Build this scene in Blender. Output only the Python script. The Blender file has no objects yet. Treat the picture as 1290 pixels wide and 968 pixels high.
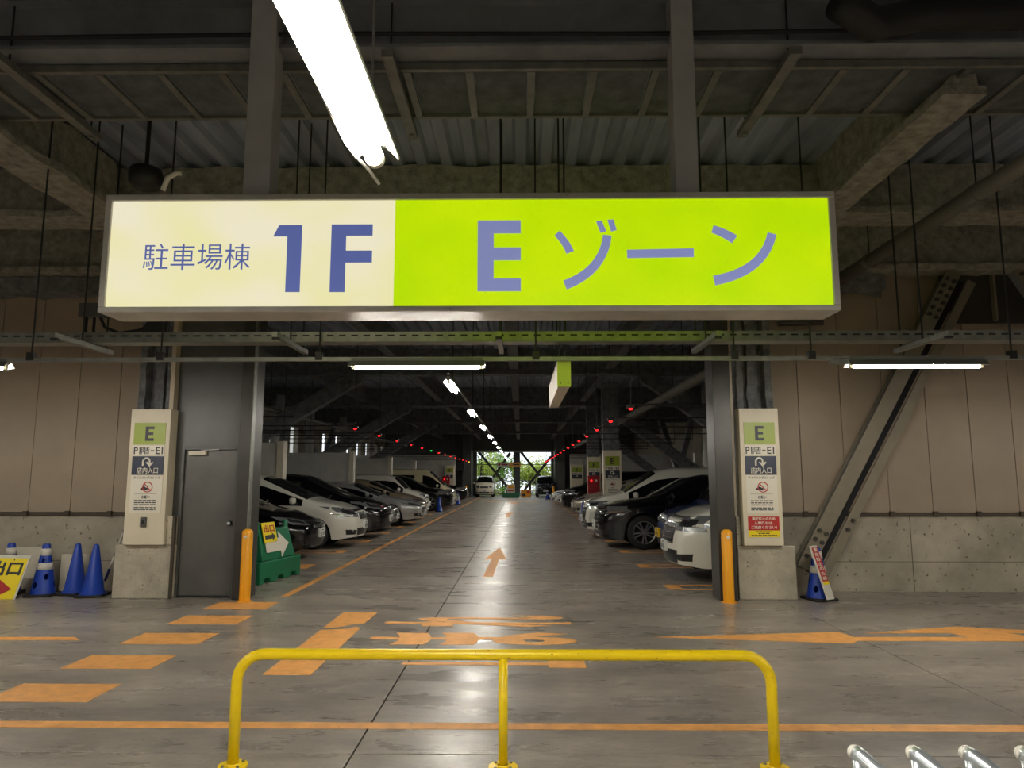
import bpy, bmesh, math, random
from mathutils import Vector, Matrix, noise
from mathutils.bvhtree import BVHTree
random.seed(7)
R = math.radians
S = bpy.context.scene
COL = S.collection

# ------------------------------------------------------------------ camera, world, exposure
cd = bpy.data.cameras.new('camera'); cam = bpy.data.objects.new('camera', cd); COL.objects.link(cam)
cd.sensor_width = 36.0; cd.lens = 24.95; cd.clip_end = 300; cd.clip_start = 0.05
cam.location = (0, 0, 1.58); cam.rotation_euler = (R(97.45), 0, R(0.705))
S.camera = cam
wd = bpy.data.worlds.new('sky'); S.world = wd; wd.use_nodes = True
wd.node_tree.nodes['Background'].inputs[0].default_value = (0.86, 0.93, 1.0, 1)
wd.node_tree.nodes['Background'].inputs[1].default_value = 1.5
S.view_settings.view_transform = 'Standard'; S.view_settings.look = 'None'
S.view_settings.exposure = 0.25; S.view_settings.gamma = 1.0; S.view_settings.use_curve_mapping = False
TUBE = 235.0          # brightness of the fluorescent tubes
SIGN = 0.79          # brightness of the back-lit sign

# ------------------------------------------------------------------ materials
def lin(c):
    return tuple(((v/255)/12.92 if v/255 <= .04045 else ((v/255+.055)/1.055)**2.4) for v in c) + (1,)
def mat(name, c, rough=.6, metal=0.0, var=0.0, vscale=3.0, bump=0.0, bscale=40.0, emit=None, es=0.0, coat=0.0, spots=None, stretch=(1,1,1)):
    m = bpy.data.materials.new(name); m.use_nodes = True
    nt = m.node_tree; b = nt.nodes['Principled BSDF']
    b.inputs['Base Color'].default_value = lin(c); b.inputs['Roughness'].default_value = rough; b.inputs['Metallic'].default_value = metal
    if coat: b.inputs['Coat Weight'].default_value = coat; b.inputs['Coat Roughness'].default_value = .05
    if emit: b.inputs['Emission Color'].default_value = lin(emit); b.inputs['Emission Strength'].default_value = es
    if var or bump or spots:
        ge = nt.nodes.new('ShaderNodeNewGeometry'); mp = nt.nodes.new('ShaderNodeMapping')
        mp.inputs['Scale'].default_value = stretch; nt.links.new(ge.outputs['Position'], mp.inputs[0])
    if var:
        n = nt.nodes.new('ShaderNodeTexNoise'); n.inputs['Scale'].default_value = vscale; n.inputs['Detail'].default_value = 6; n.inputs['Roughness'].default_value = .62
        nt.links.new(mp.outputs[0], n.inputs['Vector'])
        r = nt.nodes.new('ShaderNodeValToRGB'); nt.links.new(n.outputs['Fac'], r.inputs[0])
        r.color_ramp.elements[0].position = .3; r.color_ramp.elements[1].position = .7
        r.color_ramp.elements[0].color = lin([max(0, v*(1-var)) for v in c]); r.color_ramp.elements[1].color = lin([min(255, v*(1+var)) for v in c])
        out = r.outputs[0]
        if spots:
            n2 = nt.nodes.new('ShaderNodeTexNoise'); n2.inputs['Scale'].default_value = spots[1]; n2.inputs['Detail'].default_value = 4
            nt.links.new(mp.outputs[0], n2.inputs['Vector'])
            r2 = nt.nodes.new('ShaderNodeValToRGB'); r2.color_ramp.elements[0].position = spots[2]; r2.color_ramp.elements[1].position = spots[2]+.03
            nt.links.new(n2.outputs['Fac'], r2.inputs[0])
            mx = nt.nodes.new('ShaderNodeMix'); mx.data_type = 'RGBA'
            nt.links.new(r2.outputs[0], mx.inputs[0]); nt.links.new(out, mx.inputs[6]); mx.inputs[7].default_value = lin(spots[0]); out = mx.outputs[2]
        nt.links.new(out, b.inputs['Base Color'])
    if bump:
        n = nt.nodes.new('ShaderNodeTexNoise'); n.inputs['Scale'].default_value = bscale; n.inputs['Detail'].default_value = 5
        nt.links.new(mp.outputs[0], n.inputs['Vector'])
        bp = nt.nodes.new('ShaderNodeBump'); bp.inputs['Strength'].default_value = bump; bp.inputs['Distance'].default_value = .02
        nt.links.new(n.outputs['Fac'], bp.inputs['Height']); nt.links.new(bp.outputs[0], b.inputs['Normal'])
    return m

def floor_material():
    m = bpy.data.materials.new('polished concrete floor'); m.use_nodes = True
    nt = m.node_tree; b = nt.nodes['Principled BSDF']; L = nt.links.new
    ge = nt.nodes.new('ShaderNodeNewGeometry')
    def nz(scale, st, det=6, ro=.6):
        mp = nt.nodes.new('ShaderNodeMapping'); mp.inputs['Scale'].default_value = st; L(ge.outputs['Position'], mp.inputs[0])
        n = nt.nodes.new('ShaderNodeTexNoise'); n.inputs['Scale'].default_value = scale; n.inputs['Detail'].default_value = det; n.inputs['Roughness'].default_value = ro
        L(mp.outputs[0], n.inputs['Vector']); return n.outputs['Fac']
    def ramp(f, stops):
        r = nt.nodes.new('ShaderNodeValToRGB'); L(f, r.inputs[0])
        for i, (p, c) in enumerate(stops):
            e = r.color_ramp.elements[i] if i < 2 else r.color_ramp.elements.new(p)
            e.position = p; e.color = c
        return r.outputs[0]
    a = ramp(nz(1.1, (.5, 1.3, 1), 8, .66), [(.3, lin((128, 121, 112))), (.72, lin((186, 176, 163)))])
    c = ramp(nz(7, (.6, 1.6, 1), 8, .7), [(.36, (.55, .55, .55, 1)), (.68, (1.12, 1.12, 1.12, 1))])
    mx = nt.nodes.new('ShaderNodeMix'); mx.data_type = 'RGBA'; mx.blend_type = 'MULTIPLY'; mx.inputs[0].default_value = .62
    L(a, mx.inputs[6]); L(c, mx.inputs[7])
    d = ramp(nz(38, (.7, 1.3, 1), 5, .75), [(.34, (.74, .74, .74, 1)), (.66, (1.16, 1.16, 1.16, 1))])
    m2 = nt.nodes.new('ShaderNodeMix'); m2.data_type = 'RGBA'; m2.blend_type = 'MULTIPLY'; m2.inputs[0].default_value = .6
    L(mx.outputs[2], m2.inputs[6]); L(d, m2.inputs[7])
    L(m2.outputs[2], b.inputs['Base Color'])
    rr = ramp(nz(2.2, (.5, 1.5, 1), 7, .65), [(.3, (.2, .2, .2, 1)), (.7, (.43, .43, .43, 1))])
    L(rr, b.inputs['Roughness']); b.inputs['Specular IOR Level'].default_value = .75
    bp = nt.nodes.new('ShaderNodeBump'); bp.inputs['Strength'].default_value = .12; bp.inputs['Distance'].default_value = .006
    L(nz(5, (.7, 1.4, 1), 6), bp.inputs['Height']); L(bp.outputs[0], b.inputs['Normal'])
    return m

MT = dict(
 floor=floor_material(),
 joint=mat('dark joint filler', (30, 28, 26), .9),
 orange=mat('worn orange road paint', (240, 168, 92), .55, var=.10, vscale=9, bump=.15, bscale=120, spots=((122, 92, 66), 26, .70)),
 conc=mat('board marked concrete', (158, 150, 134), .85, var=.13, vscale=1.6, bump=.25, bscale=30, spots=((112, 104, 92), 16, .655)),
 conc2=mat('pitted pedestal concrete', (172, 164, 146), .85, var=.13, vscale=2.6, bump=.3, bscale=34, spots=((98, 90, 78), 32, .645)),
 cream=mat('cream metal siding', (152, 136, 117), .55, var=.05, vscale=1.1),
 creamtrim=mat('cream trim', (184, 170, 146), .5, var=.06),
 brown=mat('dark brown steel rail', (74, 66, 56), .5, .3, var=.1),
 tie=mat('form tie plug', (96, 90, 80), .9),
 gray=mat('grey painted steel', (82, 82, 80), .45, .2, var=.07, vscale=1.7),
 post=mat('light grey post paint', (172, 170, 168), .45, .1, var=.04),
 letterl=mat('sign letter pale blue grey', (120, 128, 176), .4, emit=(128, 136, 184), es=.66),
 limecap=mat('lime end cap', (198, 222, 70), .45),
 door=mat('grey door enamel', (90, 88, 84), .42, .2, var=.08, vscale=2.5),
 jamb=mat('dark steel jamb', (66, 64, 60), .4, .4, var=.08),
 fire=mat('sprayed fireproofing', (108, 109, 110), .95, var=.22, vscale=7, bump=.9, bscale=28),
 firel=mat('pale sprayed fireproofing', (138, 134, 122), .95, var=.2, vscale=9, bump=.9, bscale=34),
 deck=mat('galvanised steel deck', (138, 147, 162), .6, .25, var=.16, vscale=1.4, stretch=(2, .3, 1)),
 steel=mat('grey painted beam steel', (124, 127, 130), .55, .2, var=.1),
 brace=mat('brace steel', (124, 116, 100), .5, .25, var=.08, vscale=2),
 galv=mat('galvanised metal', (130, 130, 124), .42, .6, var=.1, vscale=8),
 rackmesh=mat('expanded metal mesh', (106, 110, 112), .6, .3, var=.2, vscale=6, bump=1.0, bscale=160),
 black=mat('black rubber', (22, 22, 23), .7, bump=.1),
 tyre=mat('tyre rubber', (20, 20, 21), .75),
 dark=mat('dark metal', (40, 40, 40), .5, .3),
 white=mat('white painted panel', (196, 188, 170), .5, var=.04),
 board=mat('white casing board', (208, 198, 174), .5, var=.04, vscale=2),
 paper=mat('notice white', (218, 212, 196), .45),
 ink=mat('dark ink', (40, 42, 48), .5),
 navy=mat('navy plate', (38, 46, 66), .4),
 olive=mat('lime plate', (142, 158, 44), .4),
 red=mat('red print', (176, 36, 36), .45),
 yellowp=mat('yellow print', (240, 216, 20), .45),
 yel=mat('yellow rail paint', (250, 214, 16), .32, var=.03, vscale=5, spots=((60, 40, 22), 42, .69)),
 boll=mat('yellow orange bollard', (240, 164, 14), .38, var=.03),
 blue=mat('blue cone plastic', (20, 58, 156), .42, var=.07, vscale=9),
 blued=mat('dark blue tape', (26, 40, 112), .4),
 wband=mat('reflective white band', (206, 202, 190), .35),
 green=mat('green barrier plastic', (12, 104, 68), .42, var=.05),
 redbox=mat('red hydrant enamel', (150, 22, 28), .4),
 alu=mat('sign aluminium', (186, 182, 172), .38, .35, var=.06, vscale=4, spots=((74, 60, 48), 20, .74)),
 chrome=mat('stainless steel', (196, 202, 206), .30, .8),
 letter=mat('sign letter blue grey', (86, 98, 160), .4, emit=(98, 112, 178), es=.5),
 tubew=mat('fluorescent tube', (255, 255, 250), .4, emit=(255, 249, 238), es=TUBE),
 tubeend=mat('tube cap', (214, 210, 190), .4),
 reflect=mat('white enamel reflector', (226, 226, 214), .35),
 reflo=mat('reflector outside', (96, 98, 92), .45),
 ledr=mat('red indicator', (255, 20, 20), .4, emit=(255, 26, 30), es=3.2),
 ledg=mat('green indicator', (20, 255, 80), .4, emit=(20, 220, 80), es=4.0),
 leda=mat('amber indicator', (255, 200, 60), .4, emit=(255, 200, 80), es=4.0),
 pipew=mat('white pipe lagging', (176, 174, 166), .6, var=.06),
 dkpipe=mat('grey pipe', (100, 96, 88), .5, .1, var=.08),
 leaf=mat('leaf green', (176, 206, 76), .55, var=.35, vscale=2.2),
 leaf2=mat('leaf deep green', (120, 160, 58), .55, var=.35, vscale=2.2),
 trunk=mat('bark', (70, 58, 44), .9, var=.2),
 ground=mat('outside ground', (120, 120, 104), .9, var=.1),
 facade=mat('pale neighbour facade', (196, 192, 184), .8, var=.03),
 glass=mat('dark car glass', (10, 12, 14), .06, 0, coat=.5),
 lamp=mat('headlamp chrome', (168, 172, 176), .14, .65, coat=.8),
 lampd=mat('headlamp inner', (66, 68, 72), .15, .6),
 carchrome=mat('car chrome', (200, 202, 204), .12, .95),
 trimblk=mat('black car trim', (16, 16, 17), .35),
 plate=mat('number plate white', (222, 222, 216), .4),
 platey=mat('number plate yellow', (226, 186, 40), .4),
 tail=mat('tail lamp red', (130, 12, 16), .2, coat=.5),
 rim=mat('alloy wheel', (150, 152, 154), .25, .8),
 underb=mat('underbody black', (9, 9, 9), .9),
)
def sign_mat(name, c, c2, x0):
    # back-lit acrylic: lamps sit behind it, so it glows a little unevenly
    m = mat(name, c, .35, emit=c, es=SIGN); nt = m.node_tree; b = nt.nodes['Principled BSDF']
    b.inputs['Base Color'].default_value = lin([v*.3 for v in c])
    ge = nt.nodes.new('ShaderNodeNewGeometry'); mp = nt.nodes.new('ShaderNodeMapping'); mp.inputs['Scale'].default_value = (1.5, 1, 2.2)
    nt.links.new(ge.outputs['Position'], mp.inputs[0])
    n = nt.nodes.new('ShaderNodeTexNoise'); n.inputs['Scale'].default_value = 1.0; n.inputs['Detail'].default_value = 1
    nt.links.new(mp.outputs[0], n.inputs['Vector'])
    r = nt.nodes.new('ShaderNodeValToRGB'); r.color_ramp.elements[0].position = .35; r.color_ramp.elements[1].position = .65
    r.color_ramp.elements[0].color = lin(c); r.color_ramp.elements[1].color = lin(c2)
    nt.links.new(n.outputs['Fac'], r.inputs[0]); nt.links.new(r.outputs[0], b.inputs['Emission Color'])
    return m
MT['scream'] = sign_mat('back lit cream acrylic', (238, 232, 176), (242, 234, 204), 0)
MT['slime'] = sign_mat('back lit lime acrylic', (184, 226, 0), (200, 232, 4), 0)

# ------------------------------------------------------------------ mesh helper
class MB:
    def __init__(s): s.v = []; s.f = []
    def add(s, v, f):
        n = len(s.v); s.v += [tuple(p) for p in v]; s.f += [tuple(i+n for i in q) for q in f]; return s
    def box(s, x0, x1, y0, y1, z0, z1):
        return s.add([(x0,y0,z0),(x1,y0,z0),(x1,y1,z0),(x0,y1,z0),(x0,y0,z1),(x1,y0,z1),(x1,y1,z1),(x0,y1,z1)],
                     [(3,2,1,0),(4,5,6,7),(0,1,5,4),(1,2,6,5),(2,3,7,6),(3,0,4,7)])
    def prism(s, pts, o, ux, uy, d):
        # 2D outline pts on axes ux, uy from o, extruded by vector d (towards the back)
        o, ux, uy, d = Vector(o), Vector(ux), Vector(uy), Vector(d); n = len(pts)
        a = [o+ux*p[0]+uy*p[1] for p in pts]; b = [p+d for p in a]
        return s.add(a+b, [tuple(range(n)), tuple(range(2*n-1, n-1, -1))] + [(i, n+i, n+(i+1) % n, (i+1) % n) for i in range(n)])
    def cyl(s, p0, p1, r0, r1=None, n=12, cap=True):
        r1 = r0 if r1 is None else r1; p0, p1 = Vector(p0), Vector(p1); d = (p1-p0).normalized()
        a = d.orthogonal().normalized(); b = d.cross(a)
        A = [p0+(a*math.cos(t)+b*math.sin(t))*r0 for t in [2*math.pi*i/n for i in range(n)]]
        B = [p1+(a*math.cos(t)+b*math.sin(t))*r1 for t in [2*math.pi*i/n for i in range(n)]]
        f = [(i, (i+1) % n, n+(i+1) % n, n+i) for i in range(n)]
        if cap: f += [tuple(range(n-1, -1, -1)), tuple(range(n, 2*n))]
        return s.add(A+B, f)
    def tube(s, path, r, n=12):
        P = [Vector(p) for p in path]; rings = []; ref = None
        for i, p in enumerate(P):
            t = ((P[min(i+1, len(P)-1)]-P[max(i-1, 0)])).normalized()
            if ref is None: ref = t.orthogonal().normalized()
            ref = (ref-t*ref.dot(t)).normalized(); b = t.cross(ref)
            rings.append([p+(ref*math.cos(2*math.pi*k/n)+b*math.sin(2*math.pi*k/n))*r for k in range(n)])
        v = [q for g in rings for q in g]; f = []
        for i in range(len(P)-1):
            for k in range(n): f.append((i*n+k, i*n+(k+1) % n, (i+1)*n+(k+1) % n, (i+1)*n+k))
        f += [tuple(range(n-1, -1, -1)), tuple(range((len(P)-1)*n, len(P)*n))]
        return s.add(v, f)
    def lathe(s, prof, c, n=24, axis='z'):
        v = []; f = []
        for r, h in prof:
            for k in range(n):
                a = 2*math.pi*k/n; x, y = r*math.cos(a), r*math.sin(a)
                v.append((c[0]+x, c[1]+y, c[2]+h) if axis == 'z' else (c[0]+x, c[1]+h, c[2]+y))
        for i in range(len(prof)-1):
            for k in range(n): f.append((i*n+k, i*n+(k+1) % n, (i+1)*n+(k+1) % n, (i+1)*n+k))
        return s.add(v, f)
    def bar(s, p0, p1, w, h, up=(0, 0, 1)):
        # rectangular bar, w sideways and h along 'up'
        p0, p1 = Vector(p0), Vector(p1); d = (p1-p0).normalized(); up = Vector(up)
        sd = d.cross(up).normalized(); u = sd.cross(d).normalized()
        c = [(-w/2, -h/2), (w/2, -h/2), (w/2, h/2), (-w/2, h/2)]
        v = [p0+sd*a+u*b for a, b in c]+[p1+sd*a+u*b for a, b in c]
        return s.add(v, [(3,2,1,0),(4,5,6,7),(0,1,5,4),(1,2,6,5),(2,3,7,6),(3,0,4,7)])
    def rough(s, x0, x1, y0, y1, z0, z1, step=.15, amp=.02, seed=0):
        bm = bmesh.new(); bmesh.ops.create_cube(bm, size=1)
        nx, ny, nz = [max(1, int(abs(q)/step)) for q in (x1-x0, y1-y0, z1-z0)]
        v = []; f = []
        def face(fn, a, b):
            o = len(v)
            for i in range(a+1):
                for j in range(b+1): v.append(fn(i/a, j/b))
            for i in range(a):
                for j in range(b): f.append((o+i*(b+1)+j, o+(i+1)*(b+1)+j, o+(i+1)*(b+1)+j+1, o+i*(b+1)+j+1))
        X = lambda t: x0+(x1-x0)*t
        Yf = lambda t: y0+(y1-y0)*t
        Z = lambda t: z0+(z1-z0)*t
        face(lambda a, b: (X(a), y0, Z(b)), nx, nz); face(lambda a, b: (X(b), y1, Z(a)), nz, nx)
        face(lambda a, b: (x1, Yf(a), Z(b)), ny, nz); face(lambda a, b: (x0, Yf(b), Z(a)), nz, ny)
        face(lambda a, b: (X(b), Yf(a), z0), ny, nx); face(lambda a, b: (X(a), Yf(b), z1), nx, ny)
        bm.free()
        w = []
        for p in v:
            q = Vector(p)*5.3+Vector((seed*3.1, seed, 0))
            w.append((p[0]+noise.noise(q)*amp, p[1]+noise.noise(q+Vector((9, 3, 1)))*amp, p[2]+noise.noise(q+Vector((2, 7, 5)))*amp))
        return s.add(w, f)
    def mesh(s, name, m, smooth=False, off=(0, 0, 0)):
        me = bpy.data.meshes.new(name)
        me.from_pydata([(p[0]-off[0], p[1]-off[1], p[2]-off[2]) for p in s.v], [], s.f)
        bm = bmesh.new(); bm.from_mesh(me); bmesh.ops.recalc_face_normals(bm, faces=bm.faces); bm.to_mesh(me); bm.free()
        me.materials.append(MT[m] if isinstance(m, str) else m)
        if smooth: me.polygons.foreach_set('use_smooth', [True]*len(me.polygons))
        return me
    def part(s, name, m, parent, smooth=False, bevel=0, local=False, label=None, kind=None):
        r = parent
        while r.parent: r = r.parent
        o = bpy.data.objects.new(name, s.mesh(name, m, smooth, (0, 0, 0) if local else r.location)); COL.objects.link(o); o.parent = parent
        if bevel: bv(o, bevel)
        if label: o['label'] = label
        if kind: o['kind'] = kind
        return o
    def thing(s, name, m, label, cat, base=None, group=None, kind=None, smooth=False, bevel=0):
        if base is None:
            xs = [p[0] for p in s.v]; ys = [p[1] for p in s.v]; zs = [p[2] for p in s.v]
            base = ((min(xs)+max(xs))/2, (min(ys)+max(ys))/2, min(zs))
        o = bpy.data.objects.new(name, s.mesh(name, m, smooth, base)); o.location = base; COL.objects.link(o)
        tag(o, label, cat, group, kind)
        if bevel: bv(o, bevel)
        return o
    def struct(s, name, m, smooth=False, bevel=0):
        o = bpy.data.objects.new(name, s.mesh(name, m, smooth)); COL.objects.link(o); o['kind'] = 'structure'
        if bevel: bv(o, bevel)
        return o
def bv(o, w):
    md = o.modifiers.new('bevel', 'BEVEL'); md.width = w; md.segments = 2; md.limit_method = 'ANGLE'; md.angle_limit = R(40)
def tag(o, label, cat, group=None, kind=None):
    o['label'] = label; o['category'] = cat
    if group: o['group'] = group
    if kind: o['kind'] = kind
def T(name, label, cat, loc, rz=0, group=None, kind=None):
    o = bpy.data.objects.new(name, None); o.empty_display_size = .1; o.location = loc; o.rotation_euler = (0, 0, rz); COL.objects.link(o)
    tag(o, label, cat, group, kind); return o
def copy_tree(o, loc=None, label=None, parent=None):
    c = o.copy(); COL.objects.link(c); c.parent = parent
    if loc is not None: c.location = loc
    if label: c['label'] = label
    for ch in list(o.children): copy_tree(ch, parent=c)
    return c
ORD = ['first','second','third','fourth','fifth','sixth','seventh','eighth','ninth','tenth','eleventh','twelfth','thirteenth','fourteenth','fifteenth','sixteenth','seventeenth','eighteenth']

TXT = {}
def text_poly(body, weight=0.0):
    k = (body, weight)
    if k in TXT: return TXT[k]
    cu = bpy.data.curves.new('lettering', 'FONT'); cu.body = body; cu.offset = weight; cu.resolution_u = 3; cu.extrude = .01
    o = bpy.data.objects.new('lettering', cu); COL.objects.link(o)
    me = bpy.data.meshes.new_from_object(o.evaluated_get(bpy.context.evaluated_depsgraph_get()))
    v = [tuple(p.co) for p in me.vertices]; f = [tuple(p.vertices) for p in me.polygons]
    bpy.data.objects.remove(o); bpy.data.curves.remove(cu); bpy.data.meshes.remove(me)
    x0, x1 = min(p[0] for p in v), max(p[0] for p in v); y0, y1 = min(p[1] for p in v), max(p[1] for p in v)
    TXT[k] = ([((p[0]-x0)/(x1-x0), (p[1]-y0)/(y1-y0), p[2]) for p in v], f, (x1-x0)/(y1-y0)); return TXT[k]
def lettering(parent, body, m, o, ux, uy, w, h=None, n=None, weight=0.0, thick=.003, name='lettering', local=False):
    # text fitted to a w x h rectangle whose lower left corner is o; n points to the reader
    v, f, asp = text_poly(body, weight); h = h or w/asp
    o, ux, uy = Vector(o), Vector(ux), Vector(uy); n = Vector(n) if n else ux.cross(uy)
    b = MB(); b.add([o+ux*(p[0]*w)+uy*(p[1]*h)+n*(p[2]/.01*thick*.5) for p in v], f)
    return b.part(name, m, parent, local=local)

# ------------------------------------------------------------------ floor: slabs with open joints
DECK = 5.36
b = MB(); b.box(-14, 12, -6, 60.2, -.3, -.02); floor = b.struct('floor', 'joint')
XS = [-14, -9.57, -5.27, -.97, 3.33, 7.63, 12]; YS = [-6, 4.31, 10.28, 20, 30, 40, 50, 60.2]; g = .0055
for i in range(len(XS)-1):
    for j in range(len(YS)-1):
        MB().box(XS[i]+g, XS[i+1]-g, YS[j]+g, YS[j+1]-g, -.02, 0).part('slab', 'floor', floor, bevel=.003)

# ------------------------------------------------------------------ walls of the entrance front
def front_wall(name, x0, x1, seam0):
    b = MB(); b.box(x0, x1, 10.2, 10.45, 0, 1.03); w = b.struct(name, 'conc')
    MB().box(x0, x1, 10.26, 10.45, 1.03, 5.15).part('backing', 'jamb', w)
    MB().box(x0, x1, 10.16, 10.26, 1.035, 1.075).part('rail', 'brown', w)
    k = math.floor((x0-seam0)/.603); x = seam0+k*.603
    while x < x1:
        a, c = max(x, x0), min(x+.603, x1)
        if c-a > .03:
            MB().box(a+.004, c-.004, 10.19, 10.26, 1.08, 4.6).part('panel', 'cream', w, bevel=.004)
            if c < x1: MB().box(c-.03, c+.03, 10.12, 10.17, 1.03, 1.10).part('clip', 'brown', w, bevel=.004)
        x += .603
    t = MB()
    for i in range(int((x1-x0)/.62)):
        for z in (.22, .78):
            xx = x0+.31+i*.62
            if xx < x1-.1: t.cyl((xx, 10.201, z), (xx, 10.197, z), .013, n=10)
    t.part('tie_plugs', 'tie', w, kind='stuff')
    for xx in [q for q in (-11.2, -7.6, 5.46, 9.0) if x0 < q < x1]: MB().box(xx-.005, xx+.005, 10.196, 10.201, 0, 1.03).part('form_joint', 'tie', w)
    MB().box(x0, x1, 10.196, 10.201, .40, .408).part('form_joint', 'tie', w)
    return w
front_wall('wall_left', -14, -4.6, -7.037)
front_wall('wall_right', 2.86, 12, 4.589)
# grey metal wall piece with the door
b = MB(); b.box(-4.7, -4.56, 9.62, 9.75, 1.06, 4.5).box(-3.80, -3.6, 9.57, 9.75, 0, 4.5).box(-4.56, -3.80, 9.57, 9.75, 1.97, 4.5)
wg = b.struct('wall_center', 'gray')
d1 = bpy.data.objects.new('door_1', None); d1.location = (-4.18, 9.57, 0); d1['kind'] = 'structure'; COL.objects.link(d1)
lf = MB().box(-4.53, -3.83, 9.585, 9.63, .01, 1.94).part('leaf', 'door', d1, bevel=.004)
MB().box(-4.565, -4.53, 9.55, 9.65, 0, 1.975).box(-3.83, -3.795, 9.55, 9.65, 0, 1.975).box(-4.53, -3.83, 9.55, 9.65, 1.94, 1.975).part('door_frame', 'gray', d1, bevel=.003)
MB().box(-4.47, -4.24, 9.53, 9.585, 1.865, 1.925).part('door_closer', 'white', d1, bevel=.006)
MB().bar((-4.3, 9.54, 1.93), (-4.05, 9.53, 1.945), .02, .012).part('closer_arm', 'galv', d1)
k = MB(); k.lathe([(0, -.07), (.022, -.068), (.028, -.05), (.02, -.03), (.012, -.025), (.012, 0), (.03, .0), (.03, .006)], (-3.88, 9.585, .965), 16, 'y'); k.part('door_knob', 'chrome', d1, smooth=True)
MB().box(-4.53, -3.83, 9.575, 9.588, .015, .03).part('door_sill', 'dark', d1)
# steel jambs of the opening
b = MB(); b.box(-3.75, -3.58, 9.42, 9.8, 0, 4.5); j1 = b.struct('trim_1', 'jamb', bevel=.006)
MB().box(-3.585, -3.572, 9.40, 9.5, 0, 4.5).part('jamb_edge', 'galv', j1)
b = MB(); b.box(2.56, 2.79, 9.42, 9.8, 0, 4.5); j2 = b.struct('trim_2', 'jamb', bevel=.006)
MB().box(2.79, 2.86, 9.56, 9.75, .0, 4.5).part('jamb_edge', 'creamtrim', j2)
b = MB(); b.box(-4.76, -4.70, 9.5, 9.62, 1.05, 4.5); b.struct('trim_3', 'creamtrim', bevel=.004)
# enclosing walls out of view, at the sides and behind the viewer
MB().box(-14.3, -14, -6, 10.4, 0, DECK).struct('wall_side_left', 'conc')
MB().box(12, 12.3, -6, 10.4, 0, DECK).struct('wall_side_right', 'conc')
MB().box(-14.3, 12.3, -6.3, -6, 0, DECK).struct('wall_back', 'white')

# ------------------------------------------------------------------ ceiling: corrugated deck, ribs run along the lane
b = MB(); x = -14.3; prof = []
while x < 12.3:
    prof += [(x, DECK+.07), (x+.11, DECK+.07), (x+.145, DECK), (x+.265, DECK)]; x += .30
n = len(prof); v = [(p[0], -6.3, p[1]) for p in prof]+[(p[0], 60.4, p[1]) for p in prof]
b.add(v, [(i, i+1, n+i+1, n+i) for i in range(n-1)])
b.box(-14.3, 12.3, -6.3, 60.4, DECK+.08, DECK+.22)
b.struct('ceiling', 'deck')

# ------------------------------------------------------------------ ceiling beams (H sections, fireproofed)
def hbeam(name, p0, p1, w, h, m, label, group, tf=.03, rough=False):
    # p0, p1 at the centre of the lower flange's underside
    p0, p1 = Vector(p0), Vector(p1); up = Vector((0, 0, 1)); h = DECK-.01-p0.z
    t = T(name, label, 'beam', (p0+p1)/2, group=group)
    if rough:
        lo = [min(p0[i], p1[i]) for i in range(3)]; hi = [max(p0[i], p1[i]) for i in range(3)]
        along_x = abs(p1.x-p0.x) > abs(p1.y-p0.y); hw = w/2
        if along_x:
            MB().rough(lo[0], hi[0], lo[1]-hw, lo[1]+hw, lo[2], lo[2]+tf*2.5, .17, .03, lo[1]).part('lower_flange', m, t, smooth=True)
            MB().rough(lo[0], hi[0], lo[1]-hw*.45, lo[1]+hw*.45, lo[2]+tf*2, lo[2]+h, .22, .04, lo[1]+3).part('web', m, t, smooth=True)
        else:
            MB().rough(lo[0]-hw, lo[0]+hw, lo[1], hi[1], lo[2], lo[2]+tf*2.5, .17, .03, lo[0]).part('lower_flange', m, t, smooth=True)
            MB().rough(lo[0]-hw*.45, lo[0]+hw*.45, lo[1], hi[1], lo[2]+tf*2, lo[2]+h, .22, .04, lo[0]+3).part('web', m, t, smooth=True)
    else:
        MB().bar(p0+up*tf/2, p1+up*tf/2, w, tf).part('lower_flange', m, t)
        MB().bar(p0+up*(h/2), p1+up*(h/2), .03, h-2*tf).part('web', m, t)
        MB().bar(p0+up*(h-tf/2), p1+up*(h-tf/2), w, tf).part('upper_flange', m, t)
    return t
hbeam('ceiling_beam', (-13.9, 5.25, 4.91), (11.9, 5.25, 4.91), .22, .29, 'steel', 'shallow steel cross beam in front of the mesh cable rack', 'cross beams under the deck')
hbeam('ceiling_beam', (-13.9, 8.36, 4.69), (11.9, 8.36, 4.69), .48, .51, 'firel', 'fireproofed cross beam running behind the hanging sign', 'cross beams under the deck', rough=True)
hbeam('ceiling_beam', (-13.9, 2.2, 4.69), (11.9, 2.2, 4.69), .48, .51, 'fire', 'fireproofed cross beam above the near light', 'cross beams under the deck')
hbeam('ceiling_beam', (-13.9, 9.85, 4.45), (11.9, 9.85, 4.45), .42, .75, 'firel', 'fireproofed header beam over the entrance wall', 'cross beams under the deck', rough=True)
MB().rough(-13.9, -4.3, 9.85, 10.12, 4.2, 4.44, .13, .07, 4).thing('insulation_mass', 'fire', 'ragged sprayed insulation above the left siding panels', 'insulation', smooth=True)
MB().rough(2.9, 5.2, 9.85, 10.12, 4.2, 4.44, .13, .07, 8).thing('insulation_mass', 'fire', 'ragged sprayed insulation above the right siding panels', 'insulation', smooth=True)
hbeam('ceiling_beam', (3.65, 5.5, 4.69), (3.65, 8.15, 4.69), .36, .51, 'firel', 'fireproofed lengthwise beam right of the sign', 'lengthwise front beams', rough=True)
hbeam('ceiling_beam', (-5.0, 5.5, 4.69), (-5.0, 8.15, 4.69), .5, .51, 'firel', 'fireproofed lengthwise beam left of the sign', 'lengthwise front beams', rough=True)
BY = [20.8, 30.0, 39.3, 49.5]
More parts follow.
